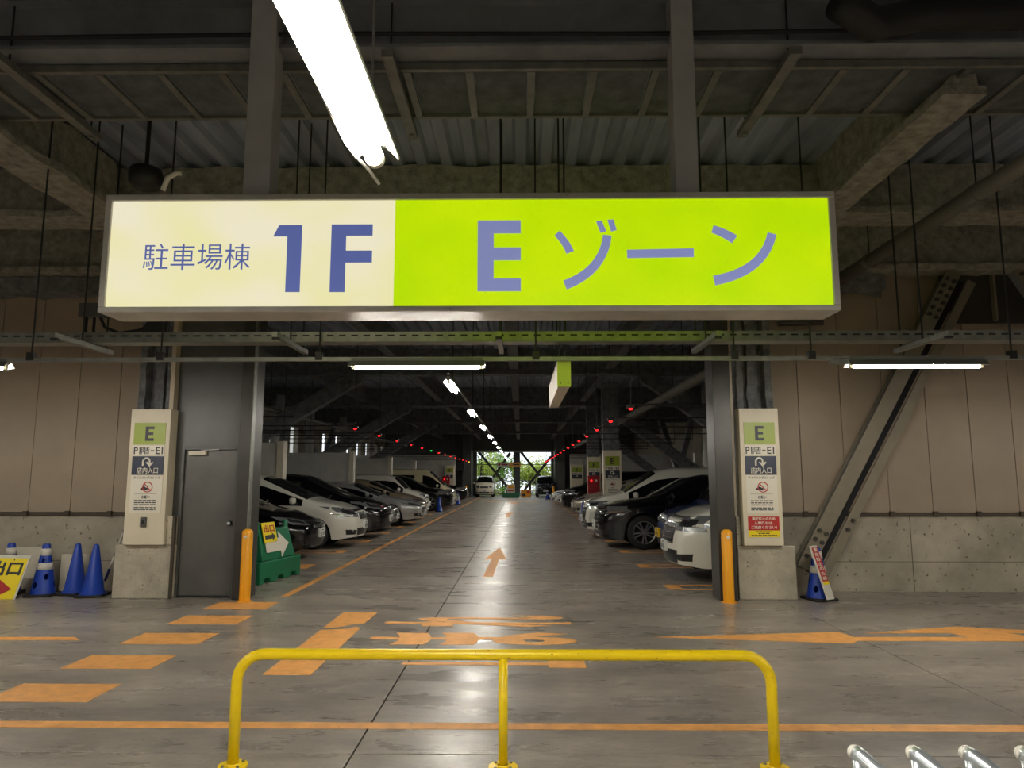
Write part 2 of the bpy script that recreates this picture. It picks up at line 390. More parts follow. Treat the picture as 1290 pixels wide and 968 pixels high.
for i, y in enumerate([11.6]+BY):
    hbeam('ceiling_beam', (-13.9, y, 4.55), (11.9, y, 4.55), .34, .65, 'fire', 'deep cross beam over the parking lane, %s beyond the entrance' % ORD[i], 'cross beams over the lane', rough=True)
for i, (x, lab) in enumerate([(-6.6, 'far left'), (-3.4, 'left of the lane lights'), (-.2, 'over the lane centre'), (2.6, 'right of the lane')]):
    for j, (a, c) in enumerate(zip([11.8]+[q+.2 for q in BY], [q-.2 for q in BY]+[59.8])):
        hbeam('joist_beam', (x, a, 4.72), (x, c, 4.72), .26, .45, 'fire', 'lengthwise secondary ceiling beam %s in the %s bay' % (lab, ORD[j]), 'lengthwise secondary beams')

# ------------------------------------------------------------------ mesh cable rack under the deck
rk = T('cable_rack', 'mesh bottomed cable rack slung below the deck above the sign', 'cable rack', (0, 5.75, 4.84))
MB().box(-8, 8, 5.34, 5.38, 4.84, 4.90).part('side_rail', 'galv', rk); MB().box(-8, 8, 6.10, 6.14, 4.84, 4.90).part('side_rail', 'galv', rk)
for i in range(-11, 12):
    MB().box(.06+i*.505, .12+i*.505, 5.38, 6.10, 4.835, 4.865).part('rung', 'galv', rk)
    MB().box(.125+i*.505, .06+(i+1)*.505-.005, 5.38, 6.10, 4.87, 4.876).part('mesh_panel', 'rackmesh', rk)
for i, x in enumerate((-4.05, -1.02, 2.1, 5.15)):
    t = T('carrier_bar', 'slotted steel carrier bar under the cable rack, %s from the left' % ORD[i], 'bar', (x, 5.75, 4.77), group='carrier bars under the rack')
    MB().box(x-.045, x+.045, 5.05, 6.40, 4.77, 4.83).part('channel', 'galv', t)
    for y in (5.2, 6.28): MB().cyl((x, y, 4.8), (x, y, DECK+.02), .008, n=6).part('hanger_rod', 'dark', t)
    MB().box(x-.02, x+.02, 6.28, 6.33, 4.75, 4.77).part('nut', 'galv', t)
MB().tube([(-9, 5.12, 5.02), (-5, 5.12, 4.99), (-1.5, 5.12, 5.01), (1, 5.12, 4.99), (4, 5.12, 5.02), (8, 5.12, 5.0)], .017, 8).thing('hanging_cable', 'black', 'thin black cable sagging along the shallow cross beam', 'cable', smooth=True)

# pipes under the ceiling
def pipe(name, pts, r, m, label, collars=0):
    t = T(name, label, 'pipe', pts[0]); MB().tube(pts, r, 16).part('pipe_run', m, t, smooth=True)
    p0, p1 = Vector(pts[0]), Vector(pts[-1])
    for i in range(collars):
        q = p0.lerp(p1, (i+.5)/collars); d = (p1-p0).normalized()
        MB().cyl(q-d*.04, q+d*.04, r*1.12, n=16).part('collar', m, t)
        MB().cyl(q+Vector((0, 0, r)), (q.x, q.y, DECK), .008, n=6).part('hanger_rod', 'dark', t)
    return t
pipe('drain_pipe', [(4.44, 3.5, 4.33), (4.36, 9.7, 4.25)], .085, 'dkpipe', 'thick grey drain pipe running to the wall right of the sign', 3)
pipe('conduit_pipe', [(4.18, 9.75, 4.2), (4.18, 9.75, 3.72), (3.6, 9.75, 3.72)], .06, 'jamb', 'square cornered dark pipe at the upper right siding', 0)
pipe('duct_pipe', [(2.3, 4.75, 4.98), (2.62, 4.9, 4.9), (3.0, 4.95, 5.02), (8, 4.95, 5.02)], .12, 'dark', 'dark pipe with an elbow above the cable rack at right', 0)
pipe('service_pipe', [(3.4, 12, 3.45), (3.4, 45, 3.45)], .1, 'dkpipe', 'long grey service pipe along the right bays', 6)
pipe('service_pipe', [(-7.2, 12, 3.5), (-7.2, 45, 3.5)], .07, 'dkpipe', 'long grey service pipe along the left bays', 6)

# ------------------------------------------------------------------ hanging back-lit sign
sg = T('hanging_sign', 'long back-lit sign, cream left part and lime right part with blue-grey lettering', 'sign', (-.385, 5.0, 2.76))
x0, x1, z0, z1, xm = -3.064, 2.294, 2.76, 3.651, -.92
f = MB(); f.box(x0, x1, 5.02, 5.3, z0, z0+.05).box(x0, x1, 5.02, 5.3, z1-.05, z1).box(x0, x0+.05, 5.02, 5.3, z0+.05, z1-.05).box(x1-.05, x1, 5.02, 5.3, z0+.05, z1-.05)
f.part('housing', 'alu', sg, bevel=.006)
for (a, c, d, e) in ((x0, x1, z0, z0+.042), (x0, x1, z1-.048, z1), (x0, x0+.048, z0+.042, z1-.048), (x1-.048, x1, z0+.042, z1-.048)):
    MB().box(a, c, 4.985, 5.03, d, e).part('front_frame', 'alu', sg, bevel=.007)
ins = .048
pc = MB().box(x0+ins, xm, 5.003, 5.03, z0+.042, z1-ins).part('cream_panel', 'scream', sg, label='glowing cream panel')
pl = MB().box(xm, x1-ins, 5.003, 5.03, z0+.042, z1-ins).part('lime_panel', 'slime', sg, label='glowing lime panel')
MB().box(x0+ins, xm, 5.28, 5.296, z0+.05, z1-.05).part('rear_cream_panel', 'scream', sg); MB().box(xm, x1-ins, 5.28, 5.296, z0+.05, z1-.05).part('rear_lime_panel', 'slime', sg)
for x, w in ((-1.985, .2), (1.245, .17)):
    MB().box(x-w/2, x+w/2, 5.07, 5.25, z1, DECK).part('hanger_post', 'post', sg, bevel=.004)
def glyph(pts, par, name): MB().prism([(p[0], p[1]) for p in pts], (0, 5.003, 0), (1, 0, 0), (0, 0, 1), (0, -.006, 0)).part(name, 'letterl' if par is pl else 'letter', par)
lettering(pc, '駐車場棟', 'letter', (-2.762, 5.001, 3.079), (1, 0, 0), (0, 0, 1), .786, .197, weight=-.004, thick=.004, name='kanji_lettering')
glyph([(-1.812,3.329),(-1.771,3.414),(-1.603,3.414),(-1.603,2.91),(-1.708,2.91),(-1.708,3.329)], pc, 'digit')
glyph([(-1.385,3.418),(-1.083,3.418),(-1.083,3.332),(-1.276,3.332),(-1.276,3.219),(-1.083,3.219),(-1.083,3.129),(-1.276,3.129),(-1.276,2.909),(-1.385,2.909)], pc, 'letter')
glyph([(-.312,3.443),(.002,3.443),(.002,3.345),(-.195,3.345),(-.195,3.238),(.002,3.238),(.002,3.142),(-.195,3.142),(-.195,3.006),(.002,3.006),(.002,2.911),(-.312,2.911)], pl, 'letter')
def arc(p0, p1, p2, w0, w1, n=10):
    # tapered stroke along a quadratic curve
    A = []; B = []; P = [Vector(p) for p in (p0, p1, p2)]
    for i in range(n+1):
        t = i/n; q = P[0]*(1-t)**2+P[1]*2*t*(1-t)+P[2]*t*t; d = ((P[1]-P[0])*(1-t)+(P[2]-P[1])*t).normalized(); nn = Vector((-d.y, d.x)); w = w0+(w1-w0)*t
        A.append(q+nn*w/2); B.append(q-nn*w/2)
    return A+B[::-1]
def strokes(lst, par, name):
    b = MB()
    for pts in lst: b.prism(pts, (0, 5.003, 0), (1, 0, 0), (0, 0, 1), (0, -.006, 0))
    b.part(name, 'letterl', par)
strokes([arc((.268,3.345),(.33,3.28),(.362,3.2),.052,.058,5), arc((.634,3.327),(.60,3.06),(.322,2.955),.062,.07), [(.554,3.432),(.594,3.440),(.626,3.357),(.584,3.347)], [(.637,3.444),(.680,3.447),(.702,3.367),(.662,3.355)]], pl, 'katakana')
strokes([[(.775,3.217),(1.258,3.226),(1.257,3.161),(.775,3.155)]], pl, 'katakana')
strokes([arc((1.40,3.372),(1.48,3.345),(1.557,3.292),.058,.068,5), arc((1.83,3.335),(1.76,3.05),(1.398,2.985),.064,.072)], pl, 'katakana')
# a speaker and a junction box near its left end
sp = T('ceiling_camera', 'dark housing with a white bracket above the sign\'s left end', 'camera', (-3.55, 6.5, 4.35))
MB().lathe([(.0, 0), (.1, .01), (.15, .06), (.16, .14), (.14, .2), (.0, .22)], (-3.62, 6.5, 4.33), 20).part('housing', 'dark', sp, smooth=True)
MB().tube([(-3.42, 6.45, 4.3), (-3.38, 6.45, 4.42), (-3.3, 6.45, 4.47), (-3.25, 6.45, 4.47)], .025, 8).part('bracket', 'wband', sp, smooth=True)
MB().cyl((-3.62, 6.5, 4.54), (-3.62, 6.5, DECK), .02, n=8).part('stem', 'dark', sp)
jb = T('junction_box', 'grey junction box with looped black cables beside the sign', 'box', (-4.28, 6.9, 3.14))
MB().box(-4.40, -4.16, 6.85, 6.97, 3.16, 3.3).part('body', 'gray', jb, bevel=.008)
for dx in (-.06, .02): MB().tube([(-4.28+dx, 6.9, 3.16), (-4.28+dx, 6.9, 3.02), (-4.24+dx, 6.9, 2.98)], .014, 8).part('cable', 'black', jb, smooth=True)
MB().tube([(-4.2, 6.9, 3.16), (-4.15, 6.9, 3.06), (-4.0, 6.9, 3.0), (-3.8, 6.9, 3.03), (-3.6, 6.9, 3.12)], .016, 8).part('cable', 'black', jb, smooth=True)
MB().prism([(-3.78, 2.99), (-3.52, 2.99), (-3.5, 3.2), (-3.68, 3.2)], (0, 6.88, 0), (1, 0, 0), (0, 0, 1), (0, .05, 0)).part('bracket', 'black', jb)

# ------------------------------------------------------------------ cable tray, raceway, fluorescent fixtures
tr = T('cable_tray', 'long perforated steel cable tray crossing behind the sign', 'cable tray', (0, 6.95, 2.9))
MB().box(-13, 11, 6.86, 6.868, 2.905, 3.0).part('side_rail', 'galv', tr); MB().box(-13, 11, 7.05, 7.058, 2.905, 3.0).part('side_rail', 'galv', tr)
MB().box(-13, 11, 6.86, 7.058, 2.9, 2.906).part('tray_bottom', 'galv', tr)
sl = MB()
for i in range(200):
    x = -12.95+i*.12
    if abs(x) < 6.5: sl.box(x, x+.065, 6.857, 6.8605, 2.955, 2.970)
sl.part('slots', 'black', tr, kind='stuff')
for i, x in enumerate((-6.35, -4.3, -2.25, -.2, 1.8, 3.89, 5.94)):
    t = T('tray_bracket', 'slotted channel bracket and rods carrying the cable tray, %s from the left' % ORD[i], 'bracket', (x, 6.95, 2.85), group='tray brackets')
    MB().box(x-.025, x+.025, 6.35, 7.3, 2.85, 2.897).part('channel', 'galv', t)
    MB().box(x-.03, x+.03, 6.37, 6.41, 2.83, 2.85).part('nut', 'dark', t)
    for y in (6.8, 7.2): MB().cyl((x, y, 2.87), (x, y, DECK), .009, n=6).part('hanger_rod', 'dark', t)
rw = T('raceway', 'thin square raceway carrying the cross lights', 'raceway', (0, 6.83, 2.7))
MB().box(-13, 11, 6.81, 6.85, 2.70, 2.738).part('channel', 'galv', rw)
for x in (-8, -4.81, -3.53, -1.97, .148, 2.075, 2.82, 4.75, 7): 
    c = MB().box(x-.035, x+.035, 6.795, 6.865, 2.71, 2.79).part('clamp', 'dark', rw, bevel=.005)
    MB().cyl((x, 6.83, 2.79), (x, 6.83, DECK), .009, n=6).part('rod', 'dark', c)

def fixture(name, cx, cy, ztube, axis, label, group, wing=.075, rt=.0165):
    # batten with a V reflector and one bare tube; axis 'x' or 'y'
    t = T(name, label, 'light', (cx, cy, ztube), 0 if axis == 'x' else R(90), group=group)
    L = .61
    MB().box(-.64, .64, -.03, .03, .035, .09).part('batten', 'reflo', t, local=True, bevel=.004)
    for s in (-1, 1):
        q = MB(); q.prism([(s*.025, .05), (s*wing, .001), (s*(wing+.004), .005), (s*.03, .056)], (-.66, 0, 0), (0, 1, 0), (0, 0, 1), (1.32, 0, 0)); q.part('reflector_wing', 'reflect', t, local=True)
        w = MB(); w.prism([(s*.03, .0565), (s*(wing+.004), .0055), (s*(wing+.006), .008), (s*.033, .060)], (-.66, 0, 0), (0, 1, 0), (0, 0, 1), (1.32, 0, 0)); w.part('outer_skin', 'reflo', t, local=True)
        MB().box(s*(L+.012)-.014, s*(L+.012)+.014, -.018, .018, -.018, .045).part('socket', 'tubeend', t, local=True)
    MB().cyl((-L, 0, -rt+.0165), (L, 0, -rt+.0165), rt, n=20).part('tube', 'tubew', t, smooth=False, local=True)
    return t
GX = 'cross lights on the raceway'
for x, l in ((-1.01, 'fluorescent cross light hanging just below the sign, left of centre'), (3.82, 'fluorescent cross light in front of the right siding wall'), (-5.68, 'fluorescent cross light at the left edge of the picture'),
             (-10.4, 'fluorescent cross light far to the left beyond the picture'), (8.6, 'fluorescent cross light far to the right beyond the picture')):
    t = fixture('ceiling_light', x, 6.83, 2.64, 'x', l, GX)
    if x > 3 and x < 4: MB().box(-.83, -.62, -.03, .02, .02, .075).part('ballast_box', 'galv', t, local=True, bevel=.006)
    for dx in (-.4, .4): MB().cyl((dx, 0, .06), (dx, 0, .1), .008, n=6).part('mount', 'dark', t, local=True)
# near light above the viewer, running along the lane, with sleeve and cable
nl = fixture('ceiling_light', -.50, 1.70, 2.68, 'y', 'big bright tube light hanging close overhead at upper left', 'lights along the lane', rt=.03)
for k_ in (-1, 1): MB().cyl((k_*.60, 0, -.0135), (k_*.625, 0, -.0135), .033, n=20).part('tube_cap', 'tubeend', nl, local=True)
MB().tube([(.12, .078, .016), (.35, .082, .012), (.52, .083, .004), (.62, .07, .0), (.72, .045, -.005), (.79, .02, -.03)], .006, 8).part('wire_sleeve', 'wband', nl, smooth=True, local=True)
for dx in (-.45, .45): MB().cyl((dx, -.02, .09), (dx, -.02, DECK-2.68), .004, n=6).part('hanger_wire', 'galv', nl, local=True)
for i, (x, y) in enumerate(((-5.3, 1.7), (4.3, 1.7), (-.5, -2.7), (-5.3, -2.7), (4.3, -2.7), (-9.9, .2), (8.8, .2))):  # unseen extra tube lights, added to brighten the area near the viewer
    t = fixture('ceiling_light', x, y, 2.68, 'y', 'added tube light overhead out of view, %s of these' % ORD[i], 'lights along the lane')
    for dx in (-.45, .45): MB().cyl((dx, 0, .09), (dx, 0, DECK-2.68), .004, n=6).part('hanger_wire', 'galv', t, local=True)
lr = T('lane_raceway', 'long thin raceway above the row of lane lights', 'raceway', (-1.02, 33, 3.0))
MB().box(-1.04, -1.0, 9.9, 57, 3.0, 3.035).part('channel', 'galv', lr)
for k in range(11):
    y = 10.55+4.45*k
    t = fixture('lane_light', -1.02, y, 2.9, 'y', '%s tube light in the row over the parking lane' % ORD[k], 'row of lane lights')
    MB().cyl((0, 0, .135), (0, 0, DECK-2.9), .008, n=6).part('hanger_rod', 'dark', t, local=True)

# narrow box sign hanging edge-on behind the big sign
hb = T('box_sign', 'narrow box sign hanging edge-on above the lane, right of centre', 'sign', (.43, 7.95, 2.46))
MB().box(.368, .486, 6.92, 9.08, 2.46, 2.75).part('body', 'white', hb, bevel=.006)
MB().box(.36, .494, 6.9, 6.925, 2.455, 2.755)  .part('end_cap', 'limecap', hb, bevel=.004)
for z in (2.49, 2.72):
    for x in (.39, .465): MB().cyl((x, 6.9, z), (x, 6.893, z), .006, n=8).part('screw', 'dark', hb)
for y in (7.1, 8.8):
    for x in (.40, .455): MB().cyl((x, y, 2.75), (x, y, DECK), .01, n=6).part('hanger_rod', 'dark', hb)

# ------------------------------------------------------------------ concrete pedestals, columns, sign boards
for x0, x1, xb0, xb1, sd in ((-5.36, -4.56, -5.215, -4.68, 'left'), (2.83, 3.58, 2.89, 3.41, 'right')):
    p = T('concrete_pedestal', 'pitted concrete pedestal under the %s sign board' % sd, 'pedestal', ((x0+x1)/2, 9.85, 0), group='concrete pedestals')
    MB().box(x0, x1, 9.5, 10.19, 0, .69).part('block', 'conc2', p, bevel=.012)
    if sd == 'left': MB().box(-4.68, -4.57, 9.48, 9.6, .69, 1.06).part('upstand', 'conc2', p, bevel=.008); MB().box(-4.60, -4.565, 9.47, 9.52, 0, 1.06).part('corner_angle', 'brown', p)
    else: MB().box(2.83, 2.885, 9.52, 9.62, .69, 1.06).part('upstand', 'conc2', p, bevel=.008)
    c = T('steel_column', 'rough fireproofed H column behind the %s sign board' % sd, 'column', ((x0+x1)/2, 9.85, .69), group='fireproofed wall columns')
    a0, a1 = (-5.27, -4.80) if sd == 'left' else (2.95, 3.43)
    MB().rough(a0, a0+.09, 9.66, 10.1, .69, 4.45, .14, .02, 1).part('flange', 'fire', c, smooth=True)
    MB().rough(a1-.09, a1, 9.66, 10.1, .69, 4.45, .14, .02, 2).part('flange', 'fire', c, smooth=True)
    MB().rough(a0+.09, a1-.09, 9.82, 9.94, .69, 4.45, .14, .02, 5).part('web', 'fire', c, smooth=True)
    MB().rough(a0+.17, a1-.17, 9.74, 9.84, .69, 4.45, .14, .03, 6).part('spray_ridge', 'fire', c, smooth=True)

def print_plate(par, cx, y, z0, z1, w, m, name, th=.006):
    return MB().box(cx-w/2, cx+w/2, y-th, y, z0, z1).part(name, m, par)
def sign_board(cx, y, zb, w, label, full=True, red=False, switch=False, zone='P1階-E1', group='E zone sign boards'):
    t = T('sign_board', label, 'sign board', (cx, y, zb), group=group)
    h = 1.785
    MB().box(cx-w/2, cx+w/2, y, y+.2, zb, zb+h).part('casing', 'board', t, bevel=.006)
    Z = lambda z: zb+(z-.69); U = (1, 0, 0); V = (0, 0, 1)
    e = print_plate(t, cx, y, Z(2.0), Z(2.29), w*.79, 'olive', 'zone_plate')
    q = MB(); s = w*.79; hx = cx-.058; hz = Z(2.05)
    q.prism([(0, 0), (.115, 0), (.115, .035), (.04, .035), (.04, .077), (.105, .077), (.105, .113), (.04, .113), (.04, .155), (.115, .155), (.115, .19), (0, .19)], (hx, y-.006, hz), U, V, (0, -.002, 0)); q.part('letter', 'ink', e)
    p = print_plate(t, cx, y, Z(1.855), Z(1.985), w*.79, 'paper', 'floor_plate')
    for sx, sw_, st, wt in ((0, .17, zone[:2], .02), (.19, .21, zone[2], .006), (.43, .09, zone[3], .02), (.56, .18, zone[4:], .02)):
        lettering(p, st, 'ink', (cx-w*.37+w*.98*sx, y-.007, Z(1.872) if st != '-' else Z(1.91)), U, V, w*.98*sw_, .095 if st != '-' else .016, weight=wt, name='floor_lettering')
    nv = print_plate(t, cx, y, Z(1.6), Z(1.845), w*.79, 'navy', 'entrance_plate')
    pts = [(cx-.065, y-.008, Z(1.72)), (cx-.065, y-.008, Z(1.775))]+[(cx-.02-.045*math.cos(a), y-.008, Z(1.775)+.045*math.sin(a)) for a in [math.pi*i/8 for i in range(9)]]+[(cx+.025, y-.008, Z(1.735))]
    MB().tube(pts, .012, 6).part('arrow_stem', 'paper', nv)
    MB().prism([(-.05, .02), (-.036, .034), (.0, 0), (.036, .034), (.05, .02), (0, -.032)], (cx+.025, y-.007, Z(1.74)), U, V, (0, -.004, 0)).part('arrow_head', 'paper', nv)
    if full:
        lettering(nv, '店内入口', 'paper', (cx-w*.26, y-.007, Z(1.617)), U, V, w*.52, .083, weight=.006, name='entrance_lettering')
        nb = print_plate(t, cx, y, Z(1.105), Z(1.595), w*.79, 'paper', 'idling_notice')
        lettering(nb, 'アイドリングストップ', 'ink', (cx-w*.33, y-.007, Z(1.545)), U, V, w*.66, .036, weight=.012, name='notice_heading')
        r = MB(); n = 24
        for i in range(n):
            a, c = 2*math.pi*i/n, 2*math.pi*(i+1)/n
            r.add([(cx+.015+rr*math.cos(q), yy, Z(1.44)+rr*math.sin(q)) for yy in (y-.009, y-.006) for q in (a, c) for rr in (.058, .07)], [(0,1,3,2),(4,6,7,5),(1,5,7,3),(0,2,6,4)])
        r.bar((cx-.03, y-.0075, Z(1.485)), (cx+.06, y-.0075, Z(1.395)), .003, .012, up=(1, 0, 1)); r.part('prohibition_ring', 'red', nb)
        MB().prism([(-.08, 0), (.02, -.008), (.02, .022), (-.005, .03), (-.025, .045), (-.05, .04), (-.06, .025), (-.08, .018)], (cx, y-.006, Z(1.405)), U, V, (0, -.002, 0)).part('car_pictogram', 'ink', nb)
        MB().box(cx-.15, cx+.14, y-.008, y-.006, Z(1.349), Z(1.352)).part('rule', 'ink', nb)
        lettering(nb, 'お願い', 'ink', (cx-.055, y-.007, Z(1.288)), U, V, .11, .042, weight=.015, name='notice_heading')
        tx = MB()
        for li, zz in enumerate((1.258, 1.231, 1.204, 1.165, 1.14)):
            xx = cx-.15; random.seed(li+3)
            while xx < cx+.13:
                ww = random.uniform(.03, .075); tx.box(xx, min(xx+ww, cx+.14), y-.0075, y-.006, Z(zz), Z(zz+.013)); xx += ww+.009
        tx.part('fine_print', 'ink', nb)
    if red:
        rp = print_plate(t, cx+.005, y, Z(.885), Z(1.062), w*.78, 'red', 'warning_plate')
        for li, (s, ww) in enumerate((('事故防止のため', .30), ('入庫待ちは、', .25), ('ご遠慮ください！', .33))):
            lettering(rp, s, 'paper', (cx+.005-ww/2, y-.007, Z(1.013-.055*li)), U, V, ww, .042, weight=.02, name='warning_lettering')
        yp = print_plate(t, cx+.005, y, Z(.80), Z(.884), w*.78, 'yellowp', 'request_plate')
        tx = MB()
        for li, (zz, hw) in enumerate(((.862, .1), (.84, .07), (.815, .16))):
            xx = cx-hw
            while xx < cx+hw:
                ww = random.uniform(.03, .06); tx.box(xx, min(xx+ww, cx+hw+.01), y-.0075, y-.006, Z(zz), Z(zz+.012)); xx += ww+.008
        tx.part('fine_print', 'ink', yp)
    if switch:
        sw = MB().box(cx-.045, cx+.035, y-.03, y, Z(.92), Z(1.05)).part('switch_box', 'gray', t, bevel=.008)
        MB().box(cx-.02, cx+.01, y-.036, y-.03, Z(.96), Z(1.01)).part('switch_button', 'dark', sw)
    return t
sign_board(-4.948, 9.42, .695, .535, 'tall white sign board with lime E plate beside the grey door', switch=True)
sign_board(3.15, 9.42, .695, .515, 'tall white sign board with lime E plate and red warning beside the right jamb', red=True)

# ------------------------------------------------------------------ steel braces on the right wall
def wall_brace(p0, p1, label, y=9.72):
    t = T('steel_brace', label, 'brace', (p0[0], y+.15, p0[1]), group='diagonal steel braces')
    a, c = Vector((p0[0], p0[1])), Vector((p1[0], p1[1])); d = (c-a).normalized(); n = Vector((d.y, -d.x))
    def strip(o0, o1, y0, y1, name, m, s0=0.0, s1=1.0):
        q = [a.lerp(c, s0)+n*o0, a.lerp(c, s1)+n*o0, a.lerp(c, s1)+n*o1, a.lerp(c, s0)+n*o1]
        return MB().prism([(p.x, p.y) for p in q], (0, y0, 0), (1, 0, 0), (0, 0, 1), (0, y1-y0, 0)).part(name, m, t, bevel=.003)
    strip(0, .2, y, y+.025, 'flange', 'brace'); strip(.09, .12, y+.025, y+.3, 'web', 'steel'); strip(.06, .2, y+.3, y+.325, 'rear_flange', 'brace')
    strip(.335, .46, y+.06, y+.085, 'side_plate', 'brace'); strip(.2, .36, y+.2, y+.22, 'batten_plate', 'black')
    bl = [(s, o) for s in (.035, .062, .089, .116) for o in (.05, .15)]+[(s, o) for s in (.84, .865, .89, .915, .94, .965) for o in (.05, .15)]
    for s, o in bl:
        q = a.lerp(c, s)+n*o
        MB().cyl((q.x, y, q.y), (q.x, y-.03, q.y), .03, n=6).part('bolt', 'jamb', t)
    for s in (.16, .19):
        q = a.lerp(c, s)+n*.40
        MB().cyl((q.x, y+.06, q.y), (q.x, y+.03, q.y), .028, n=6).part('bolt', 'jamb', t)
    return t
wall_brace((3.68, .42), (6.0, 4.5), 'long diagonal steel brace rising to the right across the siding wall')
wall_brace((9.3, .42), (6.85, 4.5), 'diagonal steel brace falling towards the right picture edge', y=9.7)
gp = MB().prism([(6.0, 4.5), (6.18, 3.75), (7.3, 3.75), (7.5, 4.5)], (0, 9.98, 0), (1, 0, 0), (0, 0, 1), (0, .03, 0)).thing('gusset_plate', 'jamb', 'large gusset plate where the two diagonal braces meet', 'plate')
MB().box(6.72, 6.75, 9.9, 9.98, 3.78, 4.44).part('stiffener', 'brace', gp)

# ------------------------------------------------------------------ bollards
for x, y, s in ((-3.535, 9.31, 'left'), (2.64, 9.32, 'right')):
    t = T('bollard', 'yellow-orange steel bollard at the %s jamb' % s, 'bollard', (x, y, 0), group='yellow bollards')
    MB().lathe([(0, .91), (.03, .908), (.055, .895), (.069, .87), (.07, .0)], (x, y, 0), 24).part('post', 'boll', t, smooth=True)
    MB().lathe([(.07, .008), (.10, .008), (.10, 0)], (x, y, 0), 24).part('base_ring', 'boll', t)
    MB().box(x-.02, x+.02, y-.074, y-.068, .80, .83).part('sticker', 'wband', t)

# ------------------------------------------------------------------ yellow barrier in front
t = T('guard_rail', 'yellow painted steel tube barrier with three legs in the foreground', 'barrier', (-.1, 4.12, 0))
def bend(cx, cz, r, a0, a1, y=4.12, n=8): return [(cx+r*math.cos(R(a0+(a1-a0)*i/n)), y, cz+r*math.sin(R(a0+(a1-a0)*i/n))) for i in range(n+1)]
path = [(-1.585, 4.12, 0)]+bend(-1.435, .445, .15, 180, 90)+[(-.1, 4.12, .595)]+bend(1.232, .445, .15, 90, 0)+[(1.382, 4.12, 0)]
MB().tube(path, .03, 16).part('bent_tube', 'yel', t, smooth=True)
MB().cyl((-.1, 4.12, 0), (-.1, 4.12, .58), .026, n=16).part('middle_leg', 'yel', t, smooth=True)
for x in (-1.585, -.1, 1.382):
    fl = MB().lathe([(.03, .02), (.034, .012), (.08, .01), (.08, 0)], (x, 4.12, 0), 20).part('floor_flange', 'yel', t)
    for a in range(4): MB().cyl((x+.058*math.cos(a*1.57+.78), 4.12+.058*math.sin(a*1.57+.78), .01), (x+.058*math.cos(a*1.57+.78), 4.12+.058*math.sin(a*1.57+.78), .02), .009, n=6).part('bolt', 'galv', fl)

# stainless hoops at the lower right
for i, x in enumerate((.855, 1.004, 1.140, 1.282)):
    t = T('steel_hoop', 'stainless steel tube hoop at the bottom right edge, %s from the left' % ORD[i], 'rail', (x+.1, 1.7, 0), group='stainless tube hoops')
    P = [(x, 1.95, .878), (x+.004, 1.943, .876), (x+.012, 1.93, .872), (x+.20, 1.56, .70), (x+.24, 1.48, .66), (x+.255, 1.45, .60), (x+.26, 1.44, .0)]
    t_ = MB().tube(P[1:], .0195, 16).part('bent_tube', 'chrome', t, smooth=True)
    e = MB(); dd = (Vector(P[0])-Vector(P[2])).normalized(); q0 = Vector(P[1])
    for k_ in range(4): e.cyl(q0+dd*.0195*math.sin(k_*.39), q0+dd*.0195*math.sin((k_+1)*.39), .0195*math.cos(k_*.39), max(.0195*math.cos((k_+1)*.39), .001), 16)
    e.part('end_cap', 'wband', t, smooth=True)
    MB().tube([(x+.006, 1.93, .862), (x+.004, 1.92, .80), (x+.03, 1.87, .70), (x+.15, 1.62, .45), (x+.17, 1.58, .0)], .0155, 12).part('lower_tube', 'chrome', t, smooth=True)
    MB().lathe([(.0195, .01), (.06, .008), (.06, 0)], P[-1], 16).part('floor_flange', 'chrome', t)

# ------------------------------------------------------------------ floor markings (thin paint slabs)
def paint(name, polys, label, group=None, z=.002):
    b = MB()
    for p in polys: b.prism(p, (0, 0, z), (1, 0, 0), (0, 1, 0), (0, 0, -z+.0002))
    return b.thing(name, 'orange', label, 'floor marking', group=group)
def rect(x0, x1, y0, y1): return [(x0, y0), (x1, y0), (x1, y1), (x0, y1)]
for i, (y0, y1) in enumerate(((5.225, 5.667), (6.10, 6.548), (6.97, 7.454), (7.885, 8.37), (8.765, 9.25))):
    paint('crossing_block', [rect(-3.83, -3.07, y0, y1)], 'orange crossing block on the floor at left, %s from the yellow barrier' % ORD[i], 'crossing blocks')
paint('stop_line', [[(-2.08, 5.93), (-1.69, 5.93), (-1.69, 7.72), (-1.76, 7.8), (-1.8, 7.7), (-1.9, 7.66), (-2.085, 7.62)], [(-2.085, 7.72), (-1.93, 7.76), (-1.8, 7.9), (-1.70, 7.95), (-1.68, 8.58), (-2.085, 8.58)]], 'wide worn orange stop line left of the floor lettering')
tl = T('floor_lettering', 'stretched orange stop lettering painted across the lane', 'floor marking', (-.46, 7.3, 0))
for ch, y0, y1 in (('止', 6.17, 6.76), ('ま', 6.98, 7.52), ('れ', 7.80, 8.42)):
    v, f, asp = text_poly(ch, .035)
    b = MB(); b.add([(.545-p[1]*2.03, y0+p[0]*(y1-y0), .0012+p[2]/.01*.001) for p in v], f); b.part('character', 'orange', tl)
paint('cross_line', [rect(-14, 12, 4.715, 4.83)], 'full width thin orange line behind the yellow barrier')
paint('lane_segment', [[(-14, 7.12), (-4.30, 7.12), (-4.43, 7.26), (-14, 7.26)]], 'thin orange line segment ending at the left')
paint('turn_arrow', [[(1.29, 7.325), (3.17, 7.075), (3.26, 7.19), (9, 7.19), (9, 7.36), (5.1, 7.38), (4.95, 7.55), (5.75, 7.55), (4.62, 7.87), (3.49, 7.53), (4.36, 7.55), (4.45, 7.37), (3.31, 7.36), (3.25, 7.585)]], 'long orange straight and right turn arrow at the right')
paint('lane_edge_line', [rect(-3.2, -3.09, 9.68, 57)], 'long orange line along the left edge of the lane')
